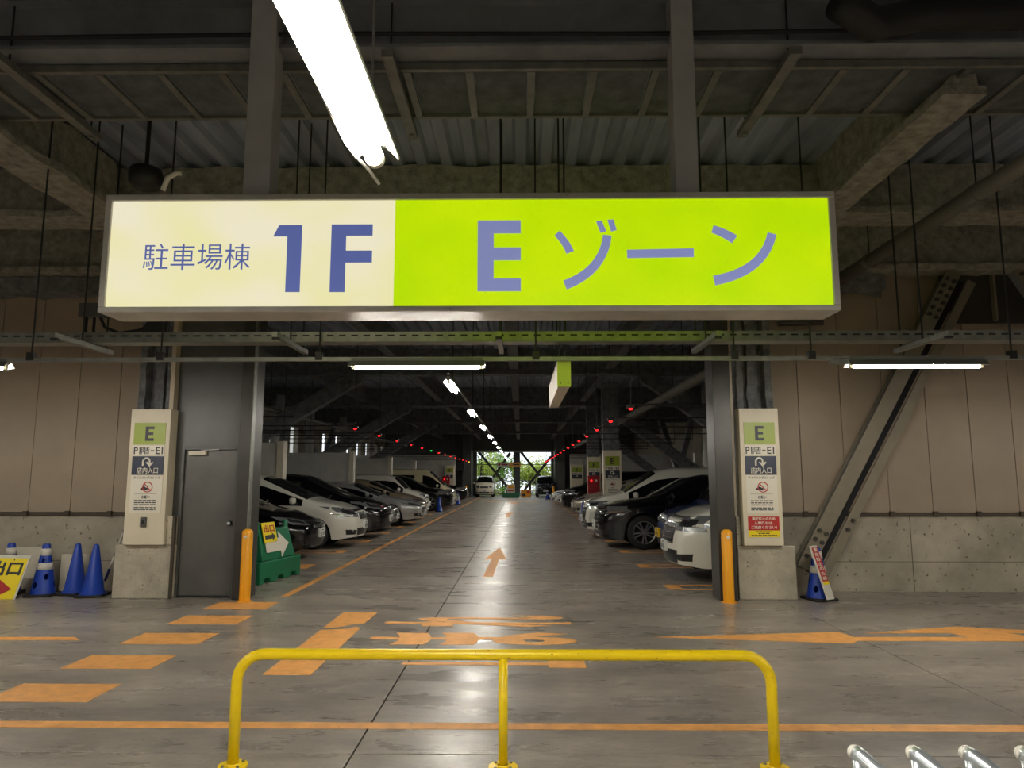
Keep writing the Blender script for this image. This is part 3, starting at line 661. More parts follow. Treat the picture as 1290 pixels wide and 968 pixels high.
paint('forward_arrow', [[(-.605, 11.6), (-.445, 11.6), (-.42, 14.0), (-.275, 14.0), (-.48, 16.33), (-.71, 14.0), (-.565, 14.0)]], 'orange forward arrow on the lane nearest the entrance', 'lane arrows')
paint('forward_arrow', [[(-.605, 28.2), (-.445, 28.2), (-.42, 30.6), (-.275, 30.6), (-.48, 32.9), (-.71, 30.6), (-.565, 30.6)]], 'orange forward arrow farther down the lane', 'lane arrows')
paint('far_lettering', [rect(-2.2, -1.2, 45.5, 46.6), rect(-.9, .1, 45.5, 46.6), rect(.3, 1.2, 45.5, 46.6), rect(-.6, -.2, 42, 44)], 'faded orange marking at the far end of the lane')
for i in range(14):
    y = 12.88+2.5*i; w = .2
    u = [rect(-8.5, -3.72, y-w-.09, y-w), rect(-8.5, -3.72, y+w, y+w+.09), rect(-3.93, -3.72, y-w, y+w)]
    paint('stall_line', u, 'orange U shaped stall line on the left, %s from the entrance' % ORD[i], 'left stall lines')
for i in range(16):
    y = 10.55+2.47*i; w = .16
    u = [rect(2.09, 7, y-w-.08, y-w), rect(2.09, 7, y+w, y+w+.08), rect(2.09, 2.3, y-w, y+w)]
    paint('stall_line', u, 'orange U shaped stall line on the right, %s from the entrance' % ORD[i], 'right stall lines')

# ------------------------------------------------------------------ cones, boards and other loose things by the walls
def cone(x, y, label, group, banded=False, rz=0.0, h=.68, rot=0):
    t = T('traffic_cone', label, 'cone', (x, y, 0), rz, group)
    MB().box(-.17, .17, -.17, .17, 0, .035).part('rubber_base', 'black', t, local=True, bevel=.012)
    rb, rt = (.135, .035) if not banded else (.15, .045)
    if not banded:
        MB().lathe([(rb+.03, .035), (rb+.02, .05), (rb, .06), (rt, h-.02), (rt-.01, h-.004), (rt-.018, h)], (0, 0, 0), 32).part('body', 'blue', t, smooth=True, local=True)
    else:
        n, m = 56, 60; v = []; f = []
        for i in range(m+1):
            z = .035+(h-.035)*i/m; r = rb+(rt-rb)*(i/m)
            if .50 < z < h: pass
            for k in range(n): v.append((r*math.cos(2*math.pi*k/n), r*math.sin(2*math.pi*k/n), z))
        holes = [(a, .15, .045) for a in (20, 140, 260)]+[(a, .255, .042) for a in (80, 200, 320)]+[(a, .47, .03) for a in (20, 110, 200, 290)]
        for i in range(m):
            z = .035+(h-.035)*(i+.5)/m; r = rb+(rt-rb)*((i+.5)/m)
            for k in range(n):
                a = 360*(k+.5)/n+rot; ok = True
                for ha, hz, hr in holes:
                    da = ((a-ha+180) % 360-180)*math.pi/180*r
                    if (da/(hr*.62))**2+((z-hz)/hr)**2 < 1: ok = False
                if ok: f.append((i*n+k, i*n+(k+1) % n, (i+1)*n+(k+1) % n, (i+1)*n+k))
        bd = MB().add(v, f).part('body', 'blue', t, smooth=True, local=True)
        for z0, z1 in ((.345, .435), (.53, .62)):
            r0 = rb+(rt-rb)*(z0-.035)/(h-.035)+.003; r1 = rb+(rt-rb)*(z1-.035)/(h-.035)+.003
            MB().lathe([(r0-.003, z0), (r0, z0), (r1, z1), (r1-.003, z1)], (0, 0, 0), 32).part('reflective_band', 'wband', bd, smooth=True, local=True)
        MB().lathe([(rt, h-.002), (rt-.012, h), (rt-.014, h-.02)], (0, 0, 0), 32).part('rim', 'blued', bd, local=True)
    return t
GC = 'blue cones along the left wall'
cone(-6.41, 9.72, 'blue perforated cone with two white bands behind the yellow exit sign', GC, True, .1, rot=10)
cone(-6.96, 9.82, 'blue banded cone almost hidden behind the yellow exit sign', GC, True, .3, h=.68)
cone(-6.05, 9.83, 'plain blue cone between the banded cone and the rightmost cone', GC, False, -.2)
cone(-5.71, 9.68, 'plain blue cone right beside the concrete pedestal', GC, False, .15)
cone(3.86, 9.52, 'blue banded cone with a red notice board leaning on it at right', GC, True, .25, h=.66, rot=40)
cone(2.27, 26.3, 'small blue cone by the white van on the right of the lane', 'blue cones in the bays', False)
cone(-3.72, 32.72, 'nearest blue cone on the left of the lane', 'blue cones in the bays', False)
cone(-3.6, 41.2, 'farther blue cone on the left of the lane', 'blue cones in the bays', False)
cone(1.9, 50.5, 'blue cone at the far right end of the lane', 'blue cones in the bays', True)

# yellow exit sign, an A-frame with a sloping face
ys = T('exit_sign', 'yellow exit sign with black characters and red arrow at the left edge', 'sign', (-7.05, 9.5, 0))
o = Vector((-7.335, 9.42, .0)); ux = Vector((.74, 0, -.012)); uz = Vector((.06, .16, .53))
def para(par, name, m, u0, u1, v0, v1, off, th=.006):
    nrm = ux.cross(uz).normalized()
    q = [o+ux*u+uz*v+nrm*off for u, v in ((u0, v0), (u1, v0), (u1, v1), (u0, v1))]
    b = MB(); b.add(q+[p-nrm*th for p in q], [(0,1,2,3),(7,6,5,4),(0,4,5,1),(1,5,6,2),(2,6,7,3),(3,7,4,0)]); return b.part(name, m, par)
para(ys, 'backing_board', 'wband', -.01, 1.02, -.01, 1.04, 0, .012)
fc = para(ys, 'yellow_face', 'yellowp', .0, .99, .02, .97, .006)
nrm = ux.cross(uz).normalized()
lettering(fc, '出口', 'ink', o+ux*.38+uz*.56+nrm*.008, ux.normalized(), uz.normalized(), .42, .19, weight=.03, name='exit_lettering')
MB().prism([(.05, .28), (.62, .26), (.62, .38), (.9, .2), (.62, .02), (.62, .12), (.05, .12)], o+nrm*.008, ux, uz*1.25, nrm*.002).part('red_arrow', 'red', fc)
b = MB(); b.bar((-6.76, 9.60, 0), (-6.72, 9.57, .5), .02, .02); b.bar((-7.3, 9.60, 0), (-7.3, 9.57, .5), .02, .02); b.bar((-7.3, 9.6, .03), (-6.76, 9.6, .03), .02, .02); b.part('prop_frame', 'dark', ys)
def lean_board(x0, x1, yb, yt, z1, label, dx=0.0):
    t = T('leaning_board', label, 'board', ((x0+x1)/2, yb, 0), group='white boards behind the cones')
    b = MB(); th = .03
    b.add([(x0, yb, 0), (x1, yb, 0), (x1, yb+th, 0), (x0, yb+th, 0), (x0+dx, yt, z1), (x1+dx, yt, z1), (x1+dx, yt+th, z1), (x0+dx, yt+th, z1)], [(3,2,1,0),(4,5,6,7),(0,1,5,4),(1,2,6,5),(2,3,7,6),(3,0,4,7)])
    b.part('panel', 'white', t, bevel=.004); MB().box(x0+.02, x1-.02, yb+.02, yb+.06, 0, .03).part('foot', 'wband', t)
lean_board(-7.2, -6.62, 10.04, 10.14, .6, 'white board leaning on the wall behind the yellow exit sign', -.03)
lean_board(-6.4, -6.0, 10.02, 10.13, .5, 'white board leaning between the banded and plain cones', -.06)
pb = T('cone_bar', 'blue and white striped cone bar leaning by the left sign board', 'bar', (-5.76, 9.9, 0))
a, c = Vector((-5.77, 9.95, 0)), Vector((-5.45, 10.05, 1.13))
for i in range(7): MB().cyl(a.lerp(c, i/7), a.lerp(c, (i+1)/7), .017, n=12).part('stripe', 'wband' if i % 2 == 0 else 'blued', pb, smooth=True)
# leaning red notice on the right cone
rb_ = T('notice_board', 'slim white board with red vertical notice leaning on the right cone', 'sign', (3.98, 9.4, 0))
o = Vector((3.87, 9.27, .04)); ux = Vector((.115, .075, 0)); uz = Vector((-.155, .09, .66))
para(rb_, 'board', 'wband', 0, 1, 0, 1, 0, .02)
fc = para(rb_, 'red_print', 'red', .12, .95, .33, .96, .004, .003); para(rb_, 'yellow_print', 'yellowp', .12, .95, .27, .33, .004, .003)
nrm = ux.cross(uz).normalized()
for i, ch in enumerate('事故防止のため'):
    lettering(fc, ch, 'paper', o+ux*.25+uz*(.88-.088*i)+nrm*.005, ux.normalized(), uz.normalized(), .08, .05, weight=.015, name='notice_character')
# green plastic barrier with arrow and exit placard
gb = T('plastic_barrier', 'green plastic barrier with white arrow and yellow exit placard behind the left bollard', 'barrier', (-3.92, 11.3, 0), R(79.7))
q = MB(); q.prism([(-.62, 0), (-.50, 0), (-.47, .07), (-.33, .07), (-.3, 0), (-.1, 0), (-.07, .07), (.07, .07), (.1, 0), (.3, 0), (.33, .07), (.47, .07), (.5, 0), (.62, 0), (.62, .32), (-.62, .32)], (0, -.2, 0), (1, 0, 0), (0, 0, 1), (0, .4, 0)); q.part('base_tank', 'green', gb, local=True, bevel=.015)
q = MB(); q.add([(-.5, -.16, .32), (.5, -.16, .32), (.44, -.05, .78), (-.44, -.05, .78), (-.5, .16, .32), (.5, .16, .32), (.44, .05, .78), (-.44, .05, .78)], [(0,1,2,3),(7,6,5,4),(0,4,5,1),(1,5,6,2),(2,6,7,3),(3,7,4,0)]); q.part('upper_tank', 'green', gb, local=True, bevel=.015)
for x in (-.42, .42): MB().cyl((x, 0, .7), (x, 0, .89), .055, .04, n=16).part('handle_post', 'green', gb, local=True)
nn = Vector((0, -.46, -.11)).normalized(); oo = Vector((0, -.165, .34)); vv = Vector((0, .11, .46)).normalized()
MB().prism([(-.36, .1), (.06, .1), (.06, -.0), (.34, .2), (.06, .4), (.06, .3), (-.36, .3)], oo, (1, 0, 0), vv, nn*.006).part('white_arrow', 'paper', gb, local=True)
pk = MB().prism([(-.4, .26), (-.02, .26), (-.02, .56), (-.4, .56)], oo+nn*.012, (1, 0, 0), vv, nn*.012).part('placard', 'yellowp', gb, local=True)
lettering(pk, '出口', 'red', oo+nn*.026+Vector((-.36, 0, 0))+vv*.41, (1, 0, 0), vv, .30, .12, n=nn, weight=.03, name='exit_lettering', local=True)
MB().prism([(-.36, .31), (-.15, .31), (-.15, .28), (-.05, .34), (-.15, .4), (-.15, .37), (-.36, .37)], oo+nn*.024, (1, 0, 0), vv, nn*.003).part('black_arrow', 'ink', pk, local=True)
#@@PART2
# ------------------------------------------------------------------ inside the E zone: partitions, columns, braces
for i, y in enumerate((17.88, 25.38, 32.88, 40.38)):
    t = T('partition_wall', 'pale partition wall between the left bays, %s from the entrance' % ORD[i], 'wall', (-8.7, y, 0), group='partition walls in the left bays')
    MB().box(-11.4, -6.1, y-.1, y+.1, 0, 2.43).part('panel', 'pipew', t, bevel=.006)
    MB().box(-6.1, -5.93, y-.14, y+.14, 0, 2.47).part('end_post', 'white', t, bevel=.006)
MB().box(-11.4, -4.4, 47.9, 48.1, 0, 3.0).thing('partition_wall', 'pipew', 'taller pale partition wall at the far left with a sign board', 'wall', group='partition walls in the left bays')
MB().box(3.1, 10, 44.9, 45.1, 0, 3.0).thing('partition_wall', 'pipew', 'pale partition wall at the far right with a sign board', 'wall', group='partition walls in the right bays')
def col(x, y, label):
    t = T('steel_column', label, 'column', (x, y, 0), group='columns along the bays')
    MB().rough(x-.25, x+.25, y-.22, y+.22, .6, 4.6, .2, .02, y).part('shaft', 'fire', t, smooth=True); MB().box(x-.3, x+.3, y-.26, y+.26, 0, .62).part('plinth', 'conc2', t, bevel=.012)
    MB().box(x-.3, x+.3, y-.26, y+.26, 4.45, 4.56).part('head_plate', 'steel', t)
for i, (x, y) in enumerate(((2.88, 22.95), (3.08, 30.5))):
    col(x, y, 'fireproofed column behind the %s sign board of the right bays' % ('nearer' if i == 0 else 'farther'))
    sign_board(x, y-.47, .62, .57, 'white E zone sign board on the %s column of the right bays' % ('nearer' if i == 0 else 'farther'), full=True, red=(i == 0), group='E zone sign boards in the bays')
sign_board(3.5, 44.66, .55, .8, 'white E zone sign board on the far right partition', full=False, group='E zone sign boards in the bays')
sign_board(-4.75, 47.66, .55, .6, 'white E zone sign board on the far left partition', full=False, group='E zone sign boards in the bays')
for x, y, l in ((3.0, 29.6, 'red fire hydrant cabinet standing by the right column'), (-4.9, 46.9, 'red fire hydrant cabinet standing at the far left')):
    t = T('hydrant_cabinet', l, 'cabinet', (x, y, 0), group='red hydrant cabinets')
    MB().box(x-.24, x+.24, y-.12, y+.12, .0, 1.62).part('body', 'redbox', t, bevel=.01)
    dr = MB().box(x-.21, x+.21, y-.135, y-.12, .1, 1.25).part('door', 'redbox', t, bevel=.005)
    MB().box(x+.1, x+.15, y-.15, y-.135, .7, .8).part('handle', 'galv', dr)
    MB().lathe([(0, -.05), (.02, -.045), (.03, -.02), (.035, 0)], (x-.1, y-.12, 1.42), 16, 'y').part('lamp', 'ledr', t, smooth=True)
    MB().lathe([(0, -.02), (.04, -.02), (.05, 0)], (x+.1, y-.12, 1.42), 16, 'y').part('push_button', 'wband', t)
def knee(p0, p1, w, h, m, label, group):
    t = T('knee_brace', label, 'brace', p0, group=group)
    p0, p1 = Vector(p0), Vector(p1)
    MB().bar(p0, p1, w, h, up=(0, 1, 0) if abs(p1.x-p0.x) > abs(p1.y-p0.y) else (1, 0, 0)).part('shaft', m, t, bevel=.02)
    d = (p1-p0).normalized()
    for q in (p0.lerp(p1, .04), p0.lerp(p1, .96)): MB().bar(q-d*.12, q+d*.12, w*1.12, h*1.12, up=(0, 1, 0) if abs(d.x) > abs(d.y) else (1, 0, 0)).part('end_collar', m, t)
for i, y in enumerate(BY[:3]):
    knee((-4.7, y, 4.6), (-9.6, y, 1.6), .42, .34, 'fire', 'fireproofed diagonal brace falling to the left, %s beyond the entrance' % ORD[i], 'diagonal braces over the left bays')
    knee((3.6, y, 4.6), (7.9, y, 1.4), .42, .34, 'fire', 'fireproofed diagonal brace falling to the right, %s beyond the entrance' % ORD[i], 'diagonal braces over the right bays')
for i, (ya, yb) in enumerate(((13, 18.4), (22.5, 28), (31, 37))):
    for k, (a, c) in enumerate((((7.3, ya, .1), (7.3, yb, 4.5)), ((7.6, yb, .1), (7.6, ya, 4.5)))):
        knee(a, c, .26, .26, 'steel', 'crossing steel brace along the right outer side, %s of six' % ORD[i*2+k], 'cross braces at the right outer side')
for i, (ya, yb) in enumerate(((19, 23.5), (27.5, 31.5), (34.5, 39))):
    for k, (a, c) in enumerate((((-10.2, ya, .1), (-10.2, yb, 4.5)), ((-10.5, yb, .1), (-10.5, ya, 4.5)))):
        knee(a, c, .24, .24, 'steel', 'crossing steel brace along the left outer side, %s of six' % ORD[i*2+k], 'cross braces at the left outer side')
for i, (x, y, tx) in enumerate(((-9.2, 27, -.5), (-9.0, 30.2, 0), (-9.3, 37, 0), (-9.0, 43, 0), (6.3, 24, 0))):
    t = T('riser_pipe', 'pale lagged riser pipe at the outer side, %s from the left bays' % ORD[i], 'pipe', (x, y, 0), group='riser pipes')
    MB().cyl((x+tx, y, 0), (x, y, 4.7), .17, n=20).part('pipe_run', 'pipew', t, smooth=True)
    for z in (1.2, 3.2): MB().cyl((x+tx*(1-z/4.7), y, z), (x+tx*(1-z/4.7), y, z+.08), .185, n=20).part('collar', 'galv', t, smooth=True)
# outer walls: solid below, open band above with posts
def outer(name, x, x2, zs, ze, ys):
    b = MB(); b.box(min(x, x2), max(x, x2), 10.45, 60.2, 0, zs); b.box(min(x, x2), max(x, x2), 10.45, 60.2, ze, DECK); w = b.struct(name, 'conc')
    for y in ys: MB().box(min(x, x2), max(x, x2), y-.8, y+.8, zs, ze).part('pier', 'conc', w)
    return w
outer('wall_outer_left', -11.5, -11.75, 2.35, 4.1, [11.3+2.9*k for k in range(18)])
outer('wall_outer_right', 9.6, 9.85, 2.2, 2.9, [11.3+2.1*k for k in range(24)])
MB().box(-11.75, -14.3, 10.45, 10.7, 0, DECK).struct('wall_return_left', 'conc') ; MB().box(9.6, 12.3, 10.45, 10.7, 0, DECK).struct('wall_return_right', 'conc')
# slim conduits across the left bays
for i, (y, z) in enumerate(((16.2, 2.95), (19.6, 2.85), (22.6, 2.9), (26.8, 2.85))):
    MB().cyl((-11.51, y, z), (-5.2, y, z), .018, n=8).thing('cross_conduit', 'dark', 'thin dark conduit crossing the left bays, %s from the entrance' % ORD[i], 'conduit', group='cross conduits')

# far end wall with the wide opening, braces and fence
b = MB(); b.box(-11.75, -3.7, 60.2, 60.5, 0, DECK).box(2.55, 9.85, 60.2, 60.5, 0, DECK).box(-3.7, 2.55, 60.2, 60.5, 3.64, DECK); we = b.struct('wall_far', 'gray')
MB().box(-3.9, 2.75, 60.05, 60.2, 3.64, 3.8).part('lintel', 'pipew', we)
MB().box(-4.7, -4.0, 57.5, 60.2, 0, DECK).struct('wall_far_left', 'gray'); MB().box(2.75, 3.55, 57.5, 60.2, 0, DECK).struct('wall_far_right', 'gray')
MB().box(-.62, -.06, 60.7, 61.1, 0, 5.0).thing('end_column', 'gray', 'dark steel column in the middle of the far opening', 'column', bevel=.01)
for i, (a, c) in enumerate((((-3.6, 3.7), (-.7, .2)), ((-.9, 3.6), (-3.4, .1)), ((.0, 3.7), (2.7, .3)), ((2.6, 3.3), (.1, .2)))):
    knee((a[0], 60.75+.12*(i % 2), a[1]), (c[0], 60.75+.12*(i % 2), c[1]), .2, .2, 'jamb', 'dark crossing brace in the far opening, %s from the left' % ORD[i], 'braces in the far opening')
fn = T('mesh_fence', 'tall vertical bar fence outside the far opening', 'fence', (-.6, 61.6, 0))
for z in (.15, 1.2, 2.6, 3.7): MB().box(-5, 4, 61.58, 61.64, z, z+.06).part('rail', 'jamb', fn)
bb = MB()
for i in range(75): bb.box(-5+i*.12, -4.984+i*.12, 61.59, 61.62, -.03, 3.8)
bb.part('bars', 'jamb', fn, kind='stuff')
MB().box(-30, 30, 60.5, 90, -.35, -.03).struct('ground', 'ground')
MB().box(-20.3, -20, 8, 70, -.3, 7).struct('wall_neighbour', 'facade')
MB().box(-20, -11.75, 8, 60.5, -.35, -.03).struct('ground_left', 'ground'); MB().box(9.85, 20, 8, 60.5, -.35, -.03).struct('ground_right', 'ground')
def tree(x, y, h, rx, lab, m, n=2600, z0=.4, seed=1):
    random.seed(seed)
    t = T('tree', lab, 'tree', (x, y, 0), group='trees outside the far opening')
    tk = MB(); tk.cyl((x, y, -.1), (x+.1, y, h*.8), .12, .04, n=8)
    for k in range(6):
        a = random.uniform(0, 6.28); z = random.uniform(.3, .7)*h; tk.cyl((x, y, z), (x+math.cos(a)*rx*.8, y+math.sin(a)*rx*.8, z+.8), .04, .012, n=6)
    tk.part('trunk', 'trunk', t, smooth=True)
    f = MB(); cl = [(random.uniform(-1, 1)*rx, random.uniform(-1, 1)*rx*.8, random.uniform(z0, h)) for _ in range(16)]
    for _ in range(n):
        c = random.choice(cl); p = Vector((x+c[0]+random.gauss(0, .35), y+c[1]+random.gauss(0, .35), max(.05, c[2]+random.gauss(0, .35))))
        d = Vector((random.uniform(-1, 1), random.uniform(-1, 1), random.uniform(-.8, .4))).normalized(); s = d.orthogonal().normalized(); L = random.uniform(.14, .26)
        f.add([p-s*L*.3, p+d*L, p+s*L*.3, p-d*L*.6], [(0, 1, 2, 3)])
    f.part('foliage', m, t, kind='stuff')
tree(-3.6, 64.2, 5.0, 1.3, 'bright green leafy tree at the left of the far opening', 'leaf', 2800, .4, 1)
tree(-1.7, 66.0, 3.2, 1.2, 'low deep green tree behind the left crossing braces', 'leaf2', 2000, .2, 2)
tree(.8, 64.8, 2.6, 1.3, 'low leafy shrub tree behind the right crossing braces', 'leaf', 1900, .2, 3)
tree(3.0, 65.0, 5.2, 1.2, 'bright tree at the right of the far opening', 'leaf', 2600, .5, 4)
tree(-5.5, 68, 7.0, 2.0, 'tall deep green tree behind the others at left', 'leaf2', 2600, .6, 5)
tree(5.0, 69, 7.5, 2.2, 'tall deep green tree behind the others at right', 'leaf2', 2600, .6, 6)
tree(12.5, 19, 4.5, 1.6, 'green tree outside the right outer wall, nearer one', 'leaf', 2000, .4, 8)
tree(12.5, 24.5, 4.5, 1.6, 'green tree outside the right outer wall, farther one', 'leaf', 2000, .4, 9)

# hanging guidance sign and boards at the far end
hs = T('hanging_guide_sign', 'small white and yellow guide sign hanging over the far lane', 'sign', (-.84, 50, 2.29))
MB().box(-1.67, -.84, 49.97, 50.03, 2.29, 2.57).part('white_half', 'paper', hs); MB().box(-.84, -.0, 49.97, 50.03, 2.29, 2.57).part('yellow_half', 'boll', hs)
MB().cyl((-1.5, 49.97, 2.43), (-1.5, 49.965, 2.43), .08, n=16).part('red_dot', 'red', hs); MB().box(-1.35, -.92, 49.964, 49.97, 2.38, 2.48).part('red_print', 'red', hs); MB().box(-.55, -.1, 49.964, 49.97, 2.39, 2.47).part('black_print', 'ink', hs)
for x in (-1.5, -.2): MB().cyl((x, 50, 2.57), (x, 50, DECK), .012, n=6).part('hanger_rod', 'dark', hs)
gb2 = T('plastic_barrier', 'green plastic barrier with a white notice at the far end of the lane', 'barrier', (-.75, 55, 0))
MB().box(-1.4, -.1, 54.8, 55.2, 0, .35).part('base_tank', 'green', gb2, bevel=.03); MB().box(-1.15, -.35, 54.9, 55.1, .35, .6).part('upper_tank', 'green', gb2, bevel=.03)
MB().box(-1.05, -.45, 54.83, 54.88, .35, 1.0).part('notice', 'paper', gb2); MB().box(-1.0, -.5, 54.82, 54.83, .7, .95).part('yellow_print', 'boll', gb2); MB().box(-1.0, -.5, 54.82, 54.83, .48, .6).part('red_print', 'red', gb2)
yb = T('yellow_sign_box', 'yellow sign box with dark print at the far end of the lane', 'sign', (.35, 55.4, 0))
MB().box(-.0, .75, 55.3, 55.5, .05, .6).part('face', 'boll', yb, bevel=.01); MB().box(.45, .7, 55.29, 55.3, .35, .52).part('red_print', 'red', yb); MB().box(.08, .36, 55.29, 55.3, .12, .28).part('dark_print', 'ink', yb); MB().box(.05, .7, 55.33, 55.47, 0, .05).part('foot', 'dark', yb)
for x, l in ((-4.1, 'far left'), (2.45, 'far right')):
    t = T('bollard', 'small yellow bollard at the %s end of the lane' % l, 'bollard', (x, 53.5, 0), group='yellow bollards')
    MB().lathe([(0, .9), (.05, .89), (.07, .85), (.07, 0)], (x, 53.5, 0), 16).part('post', 'boll', t, smooth=True); MB().lathe([(.07, .01), (.1, .008), (.1, 0)], (x, 53.5, 0), 16).part('base_ring', 'boll', t)
ms = T('monitor_cabinet', 'dark cabinet hanging beside the far left jamb', 'cabinet', (-4.35, 50, 2.0))
MB().box(-4.7, -3.95, 49.9, 50.1, 2.0, 2.75).part('body', 'dark', ms, bevel=.01); MB().box(-4.75, -4.65, 49.8, 49.9, 2.0, 2.75).part('light_strip', 'pipew', ms); MB().cyl((-4.3, 50, 2.75), (-4.3, 50, DECK), .03, n=8).part('stem', 'dark', ms)

# parking sensors with indicator lamps on thin cross conduits
def sensor(x, y, side, led, label, group):
    t = T('parking_sensor', label, 'sensor', (x, y, 2.58), group=group)
    MB().box(x-.06, x+.06, y-.05, y+.05, 2.615, 2.665).part('housing', 'dark', t, bevel=.006)
    MB().lathe([(0, -.028), (.025, -.024), (.036, -.006), (.036, 0)], (x, y, 2.615), 14).part('indicator', led, t, smooth=True)
    xe = x+side*3.3
    MB().cyl((x, y, 2.675), (xe, y, 2.675), .012, n=6).part('conduit', 'dark', t); MB().cyl((xe, y, 2.675), (xe, y, DECK+.06), .008, n=6).part('hanger_rod', 'dark', t); MB().cyl((x, y, 2.665), (x, y, DECK+.06), .006, n=6).part('hanger_rod', 'dark', t)
for k in range(17):
    sensor(1.68+.004*k, 10.8+2.48*k, 1, 'ledr', 'small red glowing parking sensor over the right bays, %s from the entrance' % ORD[k], 'red sensors over the right bays')
for k in range(14):
    y = 15.3+2.62*k
    if k == 5: sensor(-3.58, y, -1, 'ledg', 'the one green glowing parking sensor over the left bays', 'sensors over the left bays')
    elif k == 13: sensor(-3.58, y, -1, 'leda', 'the amber glowing parking sensor at the far left', 'sensors over the left bays')
    else: sensor(-3.58, y, -1, 'ledr', 'small red glowing parking sensor over the left bays, %s from the entrance' % ORD[k], 'red sensors over the left bays')

# ------------------------------------------------------------------ cars
def interp(pts, x):
    if x <= pts[0][0]: return pts[0][1]
    for (a, p), (c, q) in zip(pts, pts[1:]):
        if x <= c:
            t = (x-a)/(c-a); return p+(q-p)*t
    return pts[-1][1]
def smooth_fn(pts, L, w):
    N = 400; raw = [interp(pts, L*i/N) for i in range(N+1)]; k = max(1, int(w/L*N))
    out = [sum(raw[max(0, i-k):i+k+1])/len(raw[max(0, i-k):i+k+1]) for i in range(N+1)]
    def fnc(x):
        u = min(max(x/L*N, 0), N); i = min(int(u), N-1); return out[i]+(out[i+1]-out[i])*(u-i)
    return fnc
PRE = {}
PRE['minivan'] = dict(L=4.7, W=1.70, H=1.68, top=[(0,.80),(.1,.88),(.4,.97),(.85,1.06),(1.0,1.10),(2.05,1.60),(2.6,1.67),(3.6,1.66),(4.3,1.58),(4.5,1.45),(4.66,1.0),(4.7,.95)], belt=[(0,.72),(.9,.93),(2,.97),(4.7,1.05)], ws=(1.02,2.1), rw=(4.3,4.62), sw=(1.15,4.3), axles=(.86,3.62), r=.32,
  head=((.38,.85),(.80,.93),(.84,.70),(.42,.68)), grille=(.38,.64,.84), intake=(.5,.28,.44), plate=.5)
PRE['boxvan'] = dict(L=4.8, W=1.75, H=1.84, top=[(0,.92),(.08,.99),(.4,1.08),(.75,1.14),(.9,1.18),(1.75,1.74),(2.3,1.83),(3.9,1.84),(4.6,1.78),(4.72,1.6),(4.78,1.1),(4.8,1.0)], belt=[(0,.80),(.8,1.0),(2,1.03),(4.8,1.06)], ws=(.92,1.8), rw=(4.6,4.77), sw=(1.05,4.6), axles=(.88,3.75), r=.33,
  head=((.44,.95),(.80,.97),(.84,.78),(.46,.80)), grille=(.44,.56,.95), intake=(.55,.26,.46), plate=.5)
PRE['sedan'] = dict(L=4.75, W=1.80, H=1.45, top=[(0,.64),(.1,.72),(.5,.83),(1.0,.92),(1.25,.96),(2.15,1.36),(2.6,1.44),(3.2,1.43),(4.1,1.12),(4.6,1.06),(4.72,.95),(4.75,.85)], belt=[(0,.60),(1.2,.88),(2,.92),(4.75,.98)], ws=(1.28,2.2), rw=(3.3,4.1), sw=(1.5,3.9), axles=(.92,3.68), r=.33,
  head=((.40,.70),(.80,.76),(.84,.66),(.46,.60)), grille=(.40,.42,.66), intake=(.5,.22,.34), plate=.42)
PRE['hatch'] = dict(L=3.95, W=1.69, H=1.5, top=[(0,.68),(.1,.76),(.45,.90),(.85,.98),(1.0,1.02),(1.95,1.43),(2.4,1.5),(3.2,1.46),(3.65,1.33),(3.85,1.0),(3.95,.85)], belt=[(0,.62),(.9,.90),(2,.95),(3.95,1.02)], ws=(1.02,2.0), rw=(3.3,3.85), sw=(1.2,3.5), axles=(.78,3.3), r=.30,
  head=((.40,.76),(.80,.84),(.83,.70),(.45,.66)), grille=(.40,.62,.74), intake=(.5,.26,.42), plate=.5)
PRE['suv'] = dict(L=4.65, W=1.84, H=1.64, top=[(0,.86),(.1,.93),(.5,1.03),(.95,1.09),(1.15,1.13),(1.95,1.54),(2.4,1.63),(3.3,1.62),(4.0,1.50),(4.4,1.2),(4.6,1.05),(4.65,.95)], belt=[(0,.80),(1,1.03),(2,1.06),(4.65,1.14)], ws=(1.18,2.0), rw=(3.9,4.4), sw=(1.4,4.1), axles=(.90,3.55), r=.37,
  head=((.44,.86),(.86,.94),(.90,.80),(.5,.74)), grille=(.40,.42,.84), intake=(.62,.30,.38), plate=.52)
PRE['kei'] = dict(L=3.4, W=1.48, H=1.68, top=[(0,.85),(.06,.93),(.3,1.0),(.6,1.05),(.72,1.08),(1.2,1.58),(1.6,1.67),(2.7,1.68),(3.2,1.63),(3.32,1.5),(3.38,1.0),(3.4,.9)], belt=[(0,.76),(.7,.97),(3.4,1.0)], ws=(.74,1.25), rw=(3.2,3.37), sw=(.86,3.15), axles=(.68,3.0), r=.28,
  head=((.42,.90),(.66,.90),(.68,.70),(.42,.72)), grille=(.40,.72,.88), intake=(.45,.28,.42), plate=.5)
PRE['hiace'] = dict(L=4.7, W=1.7, H=1.98, top=[(0,.95),(.06,1.02),(.3,1.10),(.42,1.14),(1.15,1.86),(1.5,1.96),(4.3,1.98),(4.6,1.9),(4.68,1.3),(4.7,1.0)], belt=[(0,.84),(.5,1.02),(4.7,1.05)], ws=(.44,1.2), rw=(4.45,4.67), sw=(.62,4.3), axles=(.75,3.3), r=.32, bpost=(1.55,1.95),
  head=((.44,.96),(.78,.98),(.80,.74),(.46,.76)), grille=(.42,.78,.92), intake=(.5,.3,.45), plate=.5)

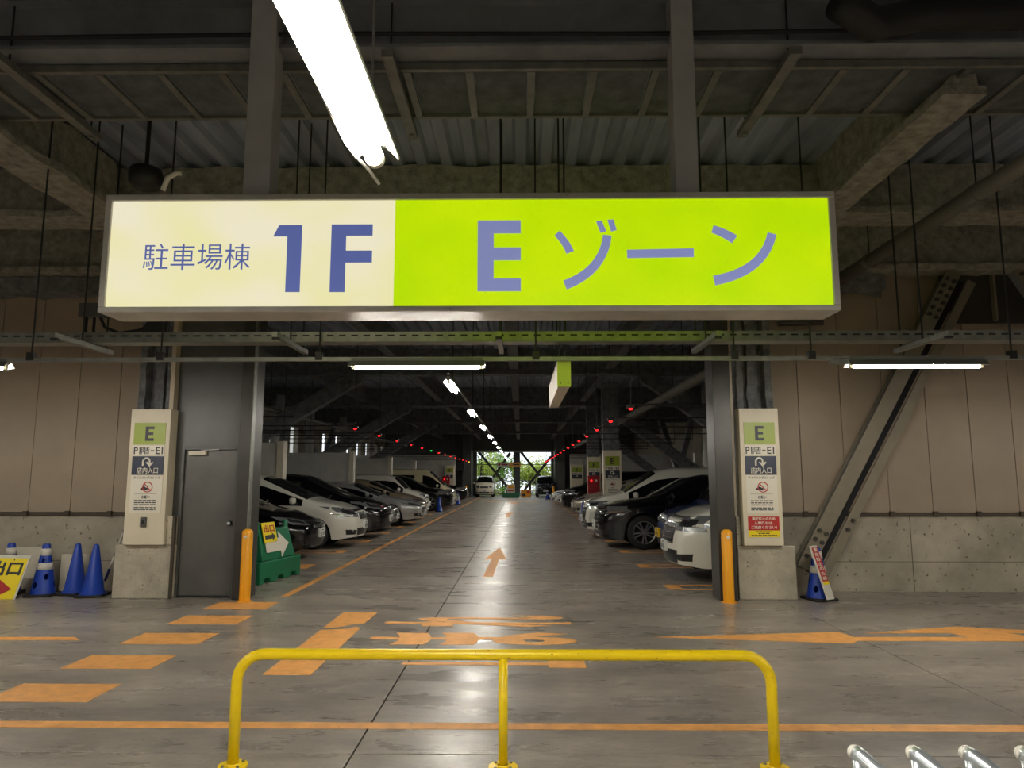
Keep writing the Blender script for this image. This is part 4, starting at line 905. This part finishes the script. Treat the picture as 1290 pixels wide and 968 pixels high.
PAINT = {}
def paintm(c):
    if c not in PAINT:
        metal = .0 if sum(c) > 560 or sum(c) < 90 else .35
        PAINT[c] = mat('car paint %d %d %d' % c, c, .3 if sum(c) > 90 else .14, metal, coat=1.0 if sum(c) > 90 else .15)
    return PAINT[c]
WH = {}
def car(kind, c, nose, y, rz, label, yellow_plate=False, spoke=10, **over):
    P = dict(PRE[kind]); P.update(over); L, W, H, r = P['L'], P['W'], P['H'], P['r']; hw = W/2
    root = T('car', label, 'car', (nose[0], nose[1], 0), rz, group='parked cars')
    body_m = paintm(c)
    top = smooth_fn(P['top'], L, .05); belt = smooth_fn(P['belt'], L, .05); ax = P['axles']; ra = r+.055; zc = .21
    tcowl = top(P['ws'][0])
    N = int(L/.045); xs = [L*i/N for i in range(N+1)]
    NR = 12
    def ring(x):
        T_ = top(x); k = min(max((T_-tcowl)/(H-tcowl), 0), 1)
        w = hw*(1-.20*max(0, 1-x/.75)**2.1-.10*max(0, 1-(L-x)/.6)**2)
        drop = .045+.05*k; bz = min(belt(x), T_-drop-.02); ew = w*(.86-.12*k)
        if k <= 0: ew = w*.84
        zl = zc+.04*max(0, 1-x/.3)
        for a in ax:
            if abs(x-a) < ra: zl = max(zl, r+math.sqrt(ra*ra-(x-a)**2)-.0)
        zl = min(zl, bz-.06)
        pts = []
        for i in range(4):
            t = i/4; z = zl+(bz-zl)*t
            zz = (z-zc)/(bz-zc); yy = w*(.955+.05*math.sin(min(zz, 1)*math.pi*.62)); pts.append((yy, z))
        pts.append((w*.985, bz))
        for i in range(1, 5):
            t = i/4; pts.append((w*.985+(ew-w*.985)*t+.03*math.sin(t*math.pi)*k, bz+(T_-drop-bz)*t))
        for i in range(1, 5):
            t = i/4; pts.append((ew*math.cos(t*math.pi/2) if i < 4 else 0, T_-drop*(1-math.sin(t*math.pi/2))))
        out = []
        for yy, z in pts:
            sh = 0
            if x < .5:
                q = (z-.5)/.4; sh = .10*q*q*max(0, 1-x/.5) if z > .5 else .10*q*q*max(0, 1-x/.5)
            out.append((x+sh, yy, z))
        return out
    G = [ring(x) for x in xs]
    groups = {}
    def addf(key, quad): groups.setdefault(key, MB()).add(quad, [tuple(range(len(quad)))])
    ws, rw, sw = P['ws'], P['rw'], P['sw']; bpost = P.get('bpost'); mid = (sw[0]+sw[1])/2
    posts = [sw[0]+(sw[1]-sw[0])*.42, sw[0]+(sw[1]-sw[0])*.75]
    for s in (1, -1):
        for i in range(N):
            xm_ = (xs[i]+xs[i+1])/2
            for k in range(NR):
                q = [G[i][k], G[i+1][k], G[i+1][k+1], G[i][k+1]]; q = [(p[0], p[1]*s, p[2]) for p in q]
                key = 'body'
                if 8 <= k and ws[0]+.03 < xm_ < ws[1]-.03: key = 'windshield'
                elif 8 <= k and rw[0]+.05 < xm_ < rw[1]-.02: key = 'rear_window'
                elif 4 <= k < 7 and sw[0] < xm_ < sw[1] and q[3][2]-q[0][2] > .02:
                    key = 'side_window%d' % s
                    if bpost and bpost[0] < xm_ < bpost[1]: key = 'body'
                    elif any(abs(xm_-p) < .035 for p in posts): key = 'pillar%d' % s
                addf(key, q)
    # nose and tail caps
    for gi, bul in ((0, -.10), (N, .04)):
        g = G[gi]; M = 8
        rows = [[(p[0]+bul*(1-(2*j/M-1)**2), p[1]*(2*j/M-1), p[2]) for j in range(M+1)] for p in g]
        for a in range(NR):
            for j in range(M): addf('body', [rows[a][j], rows[a][j+1], rows[a+1][j+1], rows[a+1][j]])
    body = None
    for key, b in groups.items():
        me = b.mesh(key, body_m if key == 'body' else ('trimblk' if key.startswith('pillar') else 'glass'), True)
        bm = bmesh.new(); bm.from_mesh(me); bmesh.ops.remove_doubles(bm, verts=bm.verts, dist=.0008); bmesh.ops.recalc_face_normals(bm, faces=bm.faces); bm.to_mesh(me); bm.free()
        me.polygons.foreach_set('use_smooth', [True]*len(me.polygons))
        o = bpy.data.objects.new(key.rstrip('-1'), me); COL.objects.link(o); o.parent = root
        if key == 'body': body = o
    bm = bmesh.new()
    for b in groups.values():
        n0 = len(bm.verts); vs = [bm.verts.new(p) for p in b.v]
        for f in b.f:
            try: bm.faces.new([vs[i] for i in f])
            except ValueError: pass
    tree_ = BVHTree.FromBMesh(bm); bm.free()
    def hitx(yy, z):
        h = tree_.ray_cast(Vector((-2, yy, z)), Vector((1, 0, 0)))[0]; return h.x if h else .1
    def hity(x, z, s):
        h = tree_.ray_cast(Vector((x, 4*s, z)), Vector((0, -s, 0)))[0]; return h.y if h else hw*s
    def decal(name, m, q, par, n=8, mm=4, off=.008, deep=.03):
        # curved solid lying on the nose, outline q in (y,z): four corners
        b = MB(); fr = []; bk = []
        for i in range(n+1):
            for j in range(mm+1):
                u, v = i/n, j/mm
                yy = (q[0][0]*(1-u)+q[1][0]*u)*(1-v)+(q[3][0]*(1-u)+q[2][0]*u)*v; z = (q[0][1]*(1-u)+q[1][1]*u)*(1-v)+(q[3][1]*(1-u)+q[2][1]*u)*v
                x = hitx(yy, z); fr.append((x-off, yy, z)); bk.append((x+deep, yy, z))
        w = mm+1; F = []
        for i in range(n):
            for j in range(mm): F.append((i*w+j, (i+1)*w+j, (i+1)*w+j+1, i*w+j+1))
        K = len(fr)
        F += [tuple(K+t for t in f[::-1]) for f in F]
        bd = [(i*w, (i+1)*w) for i in range(n)]+[(i*w+mm, (i+1)*w+mm) for i in range(n)]+[(j, j+1) for j in range(mm)]+[(n*w+j, n*w+j+1) for j in range(mm)]
        F += [(a, c_, K+c_, K+a) for a, c_ in bd]
        return b.add(fr+bk, F).part(name, m, par, smooth=False, local=True)
    sc = hw/.85
    for s in (1, -1):
        q = [(p[0]*s*sc, p[1]) for p in P['head']]
        hl = decal('headlight', 'lamp', q, root, 10, 4)
        q2 = [(q[0][0]*.8+q[1][0]*.2, q[0][1]*.75+q[3][1]*.25), (q[1][0]*.75+q[0][0]*.25, q[1][1]*.75+q[2][1]*.25), (q[2][0]*.75+q[3][0]*.25, q[2][1]*.7+q[1][1]*.3), (q[3][0]*.8+q[2][0]*.2, q[3][1]*.7+q[0][1]*.3)]
        decal('projector', 'lampd', q2, hl, 6, 3, .011)
        decal('fog_lamp', 'trimblk', [(.52*s*sc, .40), (.74*s*sc, .42), (.72*s*sc, .31), (.54*s*sc, .31)], root, 6, 3)
        # mirror
        xm_ = sw[0]+.16; zb = belt(xm_)+.04; yb_ = hity(xm_, zb, s)
        MB().box(xm_-.07, xm_+.05, min(yb_+.02*s, yb_+.22*s), max(yb_+.02*s, yb_+.22*s), zb-.0, zb+.14).part('mirror', body_m, root, local=True, bevel=.045)
        MB().box(xm_-.03, xm_+.03, min(yb_-.03*s, yb_+.06*s), max(yb_-.03*s, yb_+.06*s), zb-.01, zb+.03).part('mirror_stem', 'trimblk', root, local=True)
        # door seams and handles
        for xd in (posts[0], posts[1], sw[0]-.02):
            z0, z1 = .34, belt(xd)-.02; st = MB(); nn_ = 8
            if any(abs(xd-a) < ra+.03 for a in ax): continue
            P1 = [(xd, hity(xd, z0+(z1-z0)*i/nn_, s)+.002*s, z0+(z1-z0)*i/nn_) for i in range(nn_+1)]
            st.tube(P1, .004, 4); st.part('door_seam', 'trimblk', root, local=True)
        for xd in (posts[0]-.16, posts[1]-.14):
            zh = belt(xd)-.12; yh = hity(xd, zh, s); MB().box(xd-.08, xd+.08, min(yh, yh+.03*s), max(yh, yh+.03*s), zh-.015, zh+.015).part('door_handle', body_m, root, local=True, bevel=.006)
        tl_ = MB(); zt = belt(L-.1)-.05; yy = hw*.78*s
        tl_.box(L-.06, L+.012, min(yy, yy-.2*s), max(yy, yy-.2*s), zt-.25, zt).part('tail_lamp', 'tail', root, local=True, bevel=.01)
        for xw in ax:
            wl = bpy.data.objects.new('wheel', None); wl.location = (xw, s*(hw-.115), r); wl.rotation_euler = (0, 0, 0 if s < 0 else math.pi); COL.objects.link(wl); wl.parent = root
            key = (round(r, 3), spoke)
            if key not in WH:
                b = MB(); b.lathe([(r*.66, -.10), (r*.92, -.10), (r, -.075), (r, .075), (r*.92, .10), (r*.66, .10), (r*.66, -.10)], (0, 0, 0), 36, 'y'); ty = b.mesh('tire', 'tyre', True)
                b = MB(); b.lathe([(r*.68, -.095), (r*.64, -.098), (r*.60, -.08), (r*.60, .05), (r*.2, .03), (0, .03)], (0, 0, 0), 36, 'y'); bb_ = b.mesh('rim', 'lampd', True)
                b = MB()
                for k in range(spoke):
                    a = 2*math.pi*k/spoke+(0 if spoke > 6 else 0); w_ = r*.075 if spoke > 6 else r*.12
                    da = .12*(1 if k % 2 else -1) if spoke == 10 else 0
                    p0 = Vector((r*.1*math.cos(a), -.088, r*.1*math.sin(a))); p1 = Vector((r*.64*math.cos(a+da), -.09, r*.64*math.sin(a+da))); b.bar(p0, p1, w_*1.3, .03, up=(0, 1, 0))
                b.lathe([(0, -.10), (r*.12, -.098), (r*.16, -.08), (r*.16, -.05)], (0, 0, 0), 18, 'y')
                b.lathe([(r*.68, -.098), (r*.66, -.103), (r*.61, -.098), (r*.60, -.08)], (0, 0, 0), 36, 'y')
                WH[key] = (ty, bb_, b.mesh('spokes', 'rim'))
            for nm, me in zip(('tire', 'rim', 'spokes'), WH[key]):
                o = bpy.data.objects.new(nm, me); COL.objects.link(o); o.parent = wl
    gw, g0, g1 = P['grille']; gw *= sc
    gr = decal('grille', 'trimblk', [(-gw, g1), (gw, g1), (gw*.92, g0), (-gw*.92, g0)], root, 12, 4, .006)
    nb = max(2, int((g1-g0)/.07))
    for i in range(nb+1):
        z = g0+(g1-g0)*i/nb; decal('grille_bar', 'carchrome', [(-gw*.95, z+.009), (gw*.95, z+.009), (gw*.95, z-.009), (-gw*.95, z-.009)], gr, 12, 1, .014, .01)
    ez = (g0+g1)/2+.02; decal('emblem', 'carchrome', [(-.06, ez+.045), (.06, ez+.045), (.05, ez-.045), (-.05, ez-.045)], gr, 3, 3, .02, .01)
    iw, i0, i1 = P['intake']; iw *= sc; decal('bumper_intake', 'trimblk', [(-iw, i1), (iw, i1), (iw*.9, i0), (-iw*.9, i0)], root, 10, 3, .004)
    decal('bumper_lip', 'carchrome' if P.get('lip') else body_m, [(-hw*.8, .245), (hw*.8, .245), (hw*.8, .215), (-hw*.8, .215)], root, 12, 1, .02, .03)
    pz = P['plate']; px = hitx(0, pz)-.02
    pt = MB().box(px-.012, px+.03, -.165, .165, pz-.0825, pz+.0825).part('number_plate', 'platey' if yellow_plate else 'plate', root, local=True, bevel=.004)
    tx = MB()
    for k, (a, w_) in enumerate(((-.12, .04), (-.06, .04), (.02, .04), (.08, .04))): tx.box(px-.0135, px-.011, a, a+w_, pz-.06, pz+.02)
    tx.box(px-.0135, px-.011, -.07, .06, pz+.04, pz+.06); tx.part('plate_marks', 'ink' if yellow_plate else 'navy', pt, local=True)
    MB().box(.22, L-.12, -hw+.26, hw-.26, .19, min(.8, H*.5)).part('underbody', 'underb', root, local=True)
    for a in (.2, .45): MB().bar((ws[0]+.02, -hw*.5+a, top(ws[0])+.03), (ws[0]+.16, -hw*.5+a+.45, top(ws[0]+.16)+.025), .02, .012).part('wiper', 'trimblk', root, local=True)
    return root
LFT, RGT = math.pi, 0.0
WHITE, BLACK, SILV = (222, 220, 208), (7, 7, 9), (150, 152, 152)
car('hatch', BLACK, (-4.02, 14.15), 0, LFT, 'black hatchback parked nearest on the left, behind the green barrier')
car('minivan', WHITE, (-3.70, 16.63), 0, LFT, 'white low minivan second in the left row', H=1.66)
car('minivan', (8, 8, 10), (-3.56, 19.13), 0, LFT, 'black minivan right behind the white one in the left row', H=1.76, head=((.38,.88),(.82,.96),(.85,.76),(.44,.74)))
car('sedan', SILV, (-3.8, 21.63), 0, LFT, 'silver sedan third from the white minivan, showing only its bright grille')
car('sedan', (168, 168, 166), (-3.3, 24.05), 0, LFT, 'light silver sedan with slim headlights in the left row')
car('hatch', (150, 134, 108), (-3.55, 26.6), 0, LFT, 'champagne coloured hatchback in the left row')
car('kei', (206, 202, 190), (-3.8, 29.1), 0, LFT, 'pale boxy wagon in the left row', W=1.6, L=3.9, spoke=6)
car('suv', BLACK, (-3.3, 34.1), 0, LFT, 'black sport utility car beside the nearest left blue cone', spoke=6)
car('hiace', (206, 196, 160), (-3.4, 36.65), 0, LFT, 'tall cream van in the left row')
car('sedan', SILV, (-3.5, 39.1), 0, LFT, 'silver car behind the cream van in the left row')
car('suv', BLACK, (-3.35, 44.2), 0, LFT, 'black car near the far end of the left row')
car('boxvan', WHITE, (2.42, 11.72), 0, RGT, 'white minivan parked nearest on the right behind the jamb', head=((.40,.97),(.80,1.0),(.85,.75),(.44,.76)))
car('kei', (42, 58, 110), (2.8, 14.25), 0, RGT, 'small blue car with yellow number plate in the right row', yellow_plate=True)
car('suv', BLACK, (1.80, 16.75), 0, RGT, 'black sport utility car with silver alloy wheels in the right row', lip=1)
car('boxvan', WHITE, (1.72, 19.25), 0, RGT, 'white minivan with tall dark chrome grille behind the black one', H=1.76, grille=(.5,.36,.92), lip=1)
car('hatch', (176, 170, 152), (2.1, 28.15), 0, RGT, 'pale beige car beside the right blue cone')
car('boxvan', BLACK, (2.0, 33.9), 0, RGT, 'black minivan in the far right row', H=1.7)
car('sedan', (196, 196, 192), (1.95, 38.6), 0, RGT, 'pale silver sedan in the far right row')
car('sedan', (206, 206, 202), (1.85, 41.3), 0, RGT, 'white sedan farthest in the right row')
car('kei', (222, 214, 194), (-2.83, 55.6), 0, R(90), 'cream boxy small car facing the viewer at the far end', H=1.62)
car('kei', (20, 22, 24), (1.95, 56.4), 0, R(90), 'dark boxy car at the far right end of the lane', H=1.6)
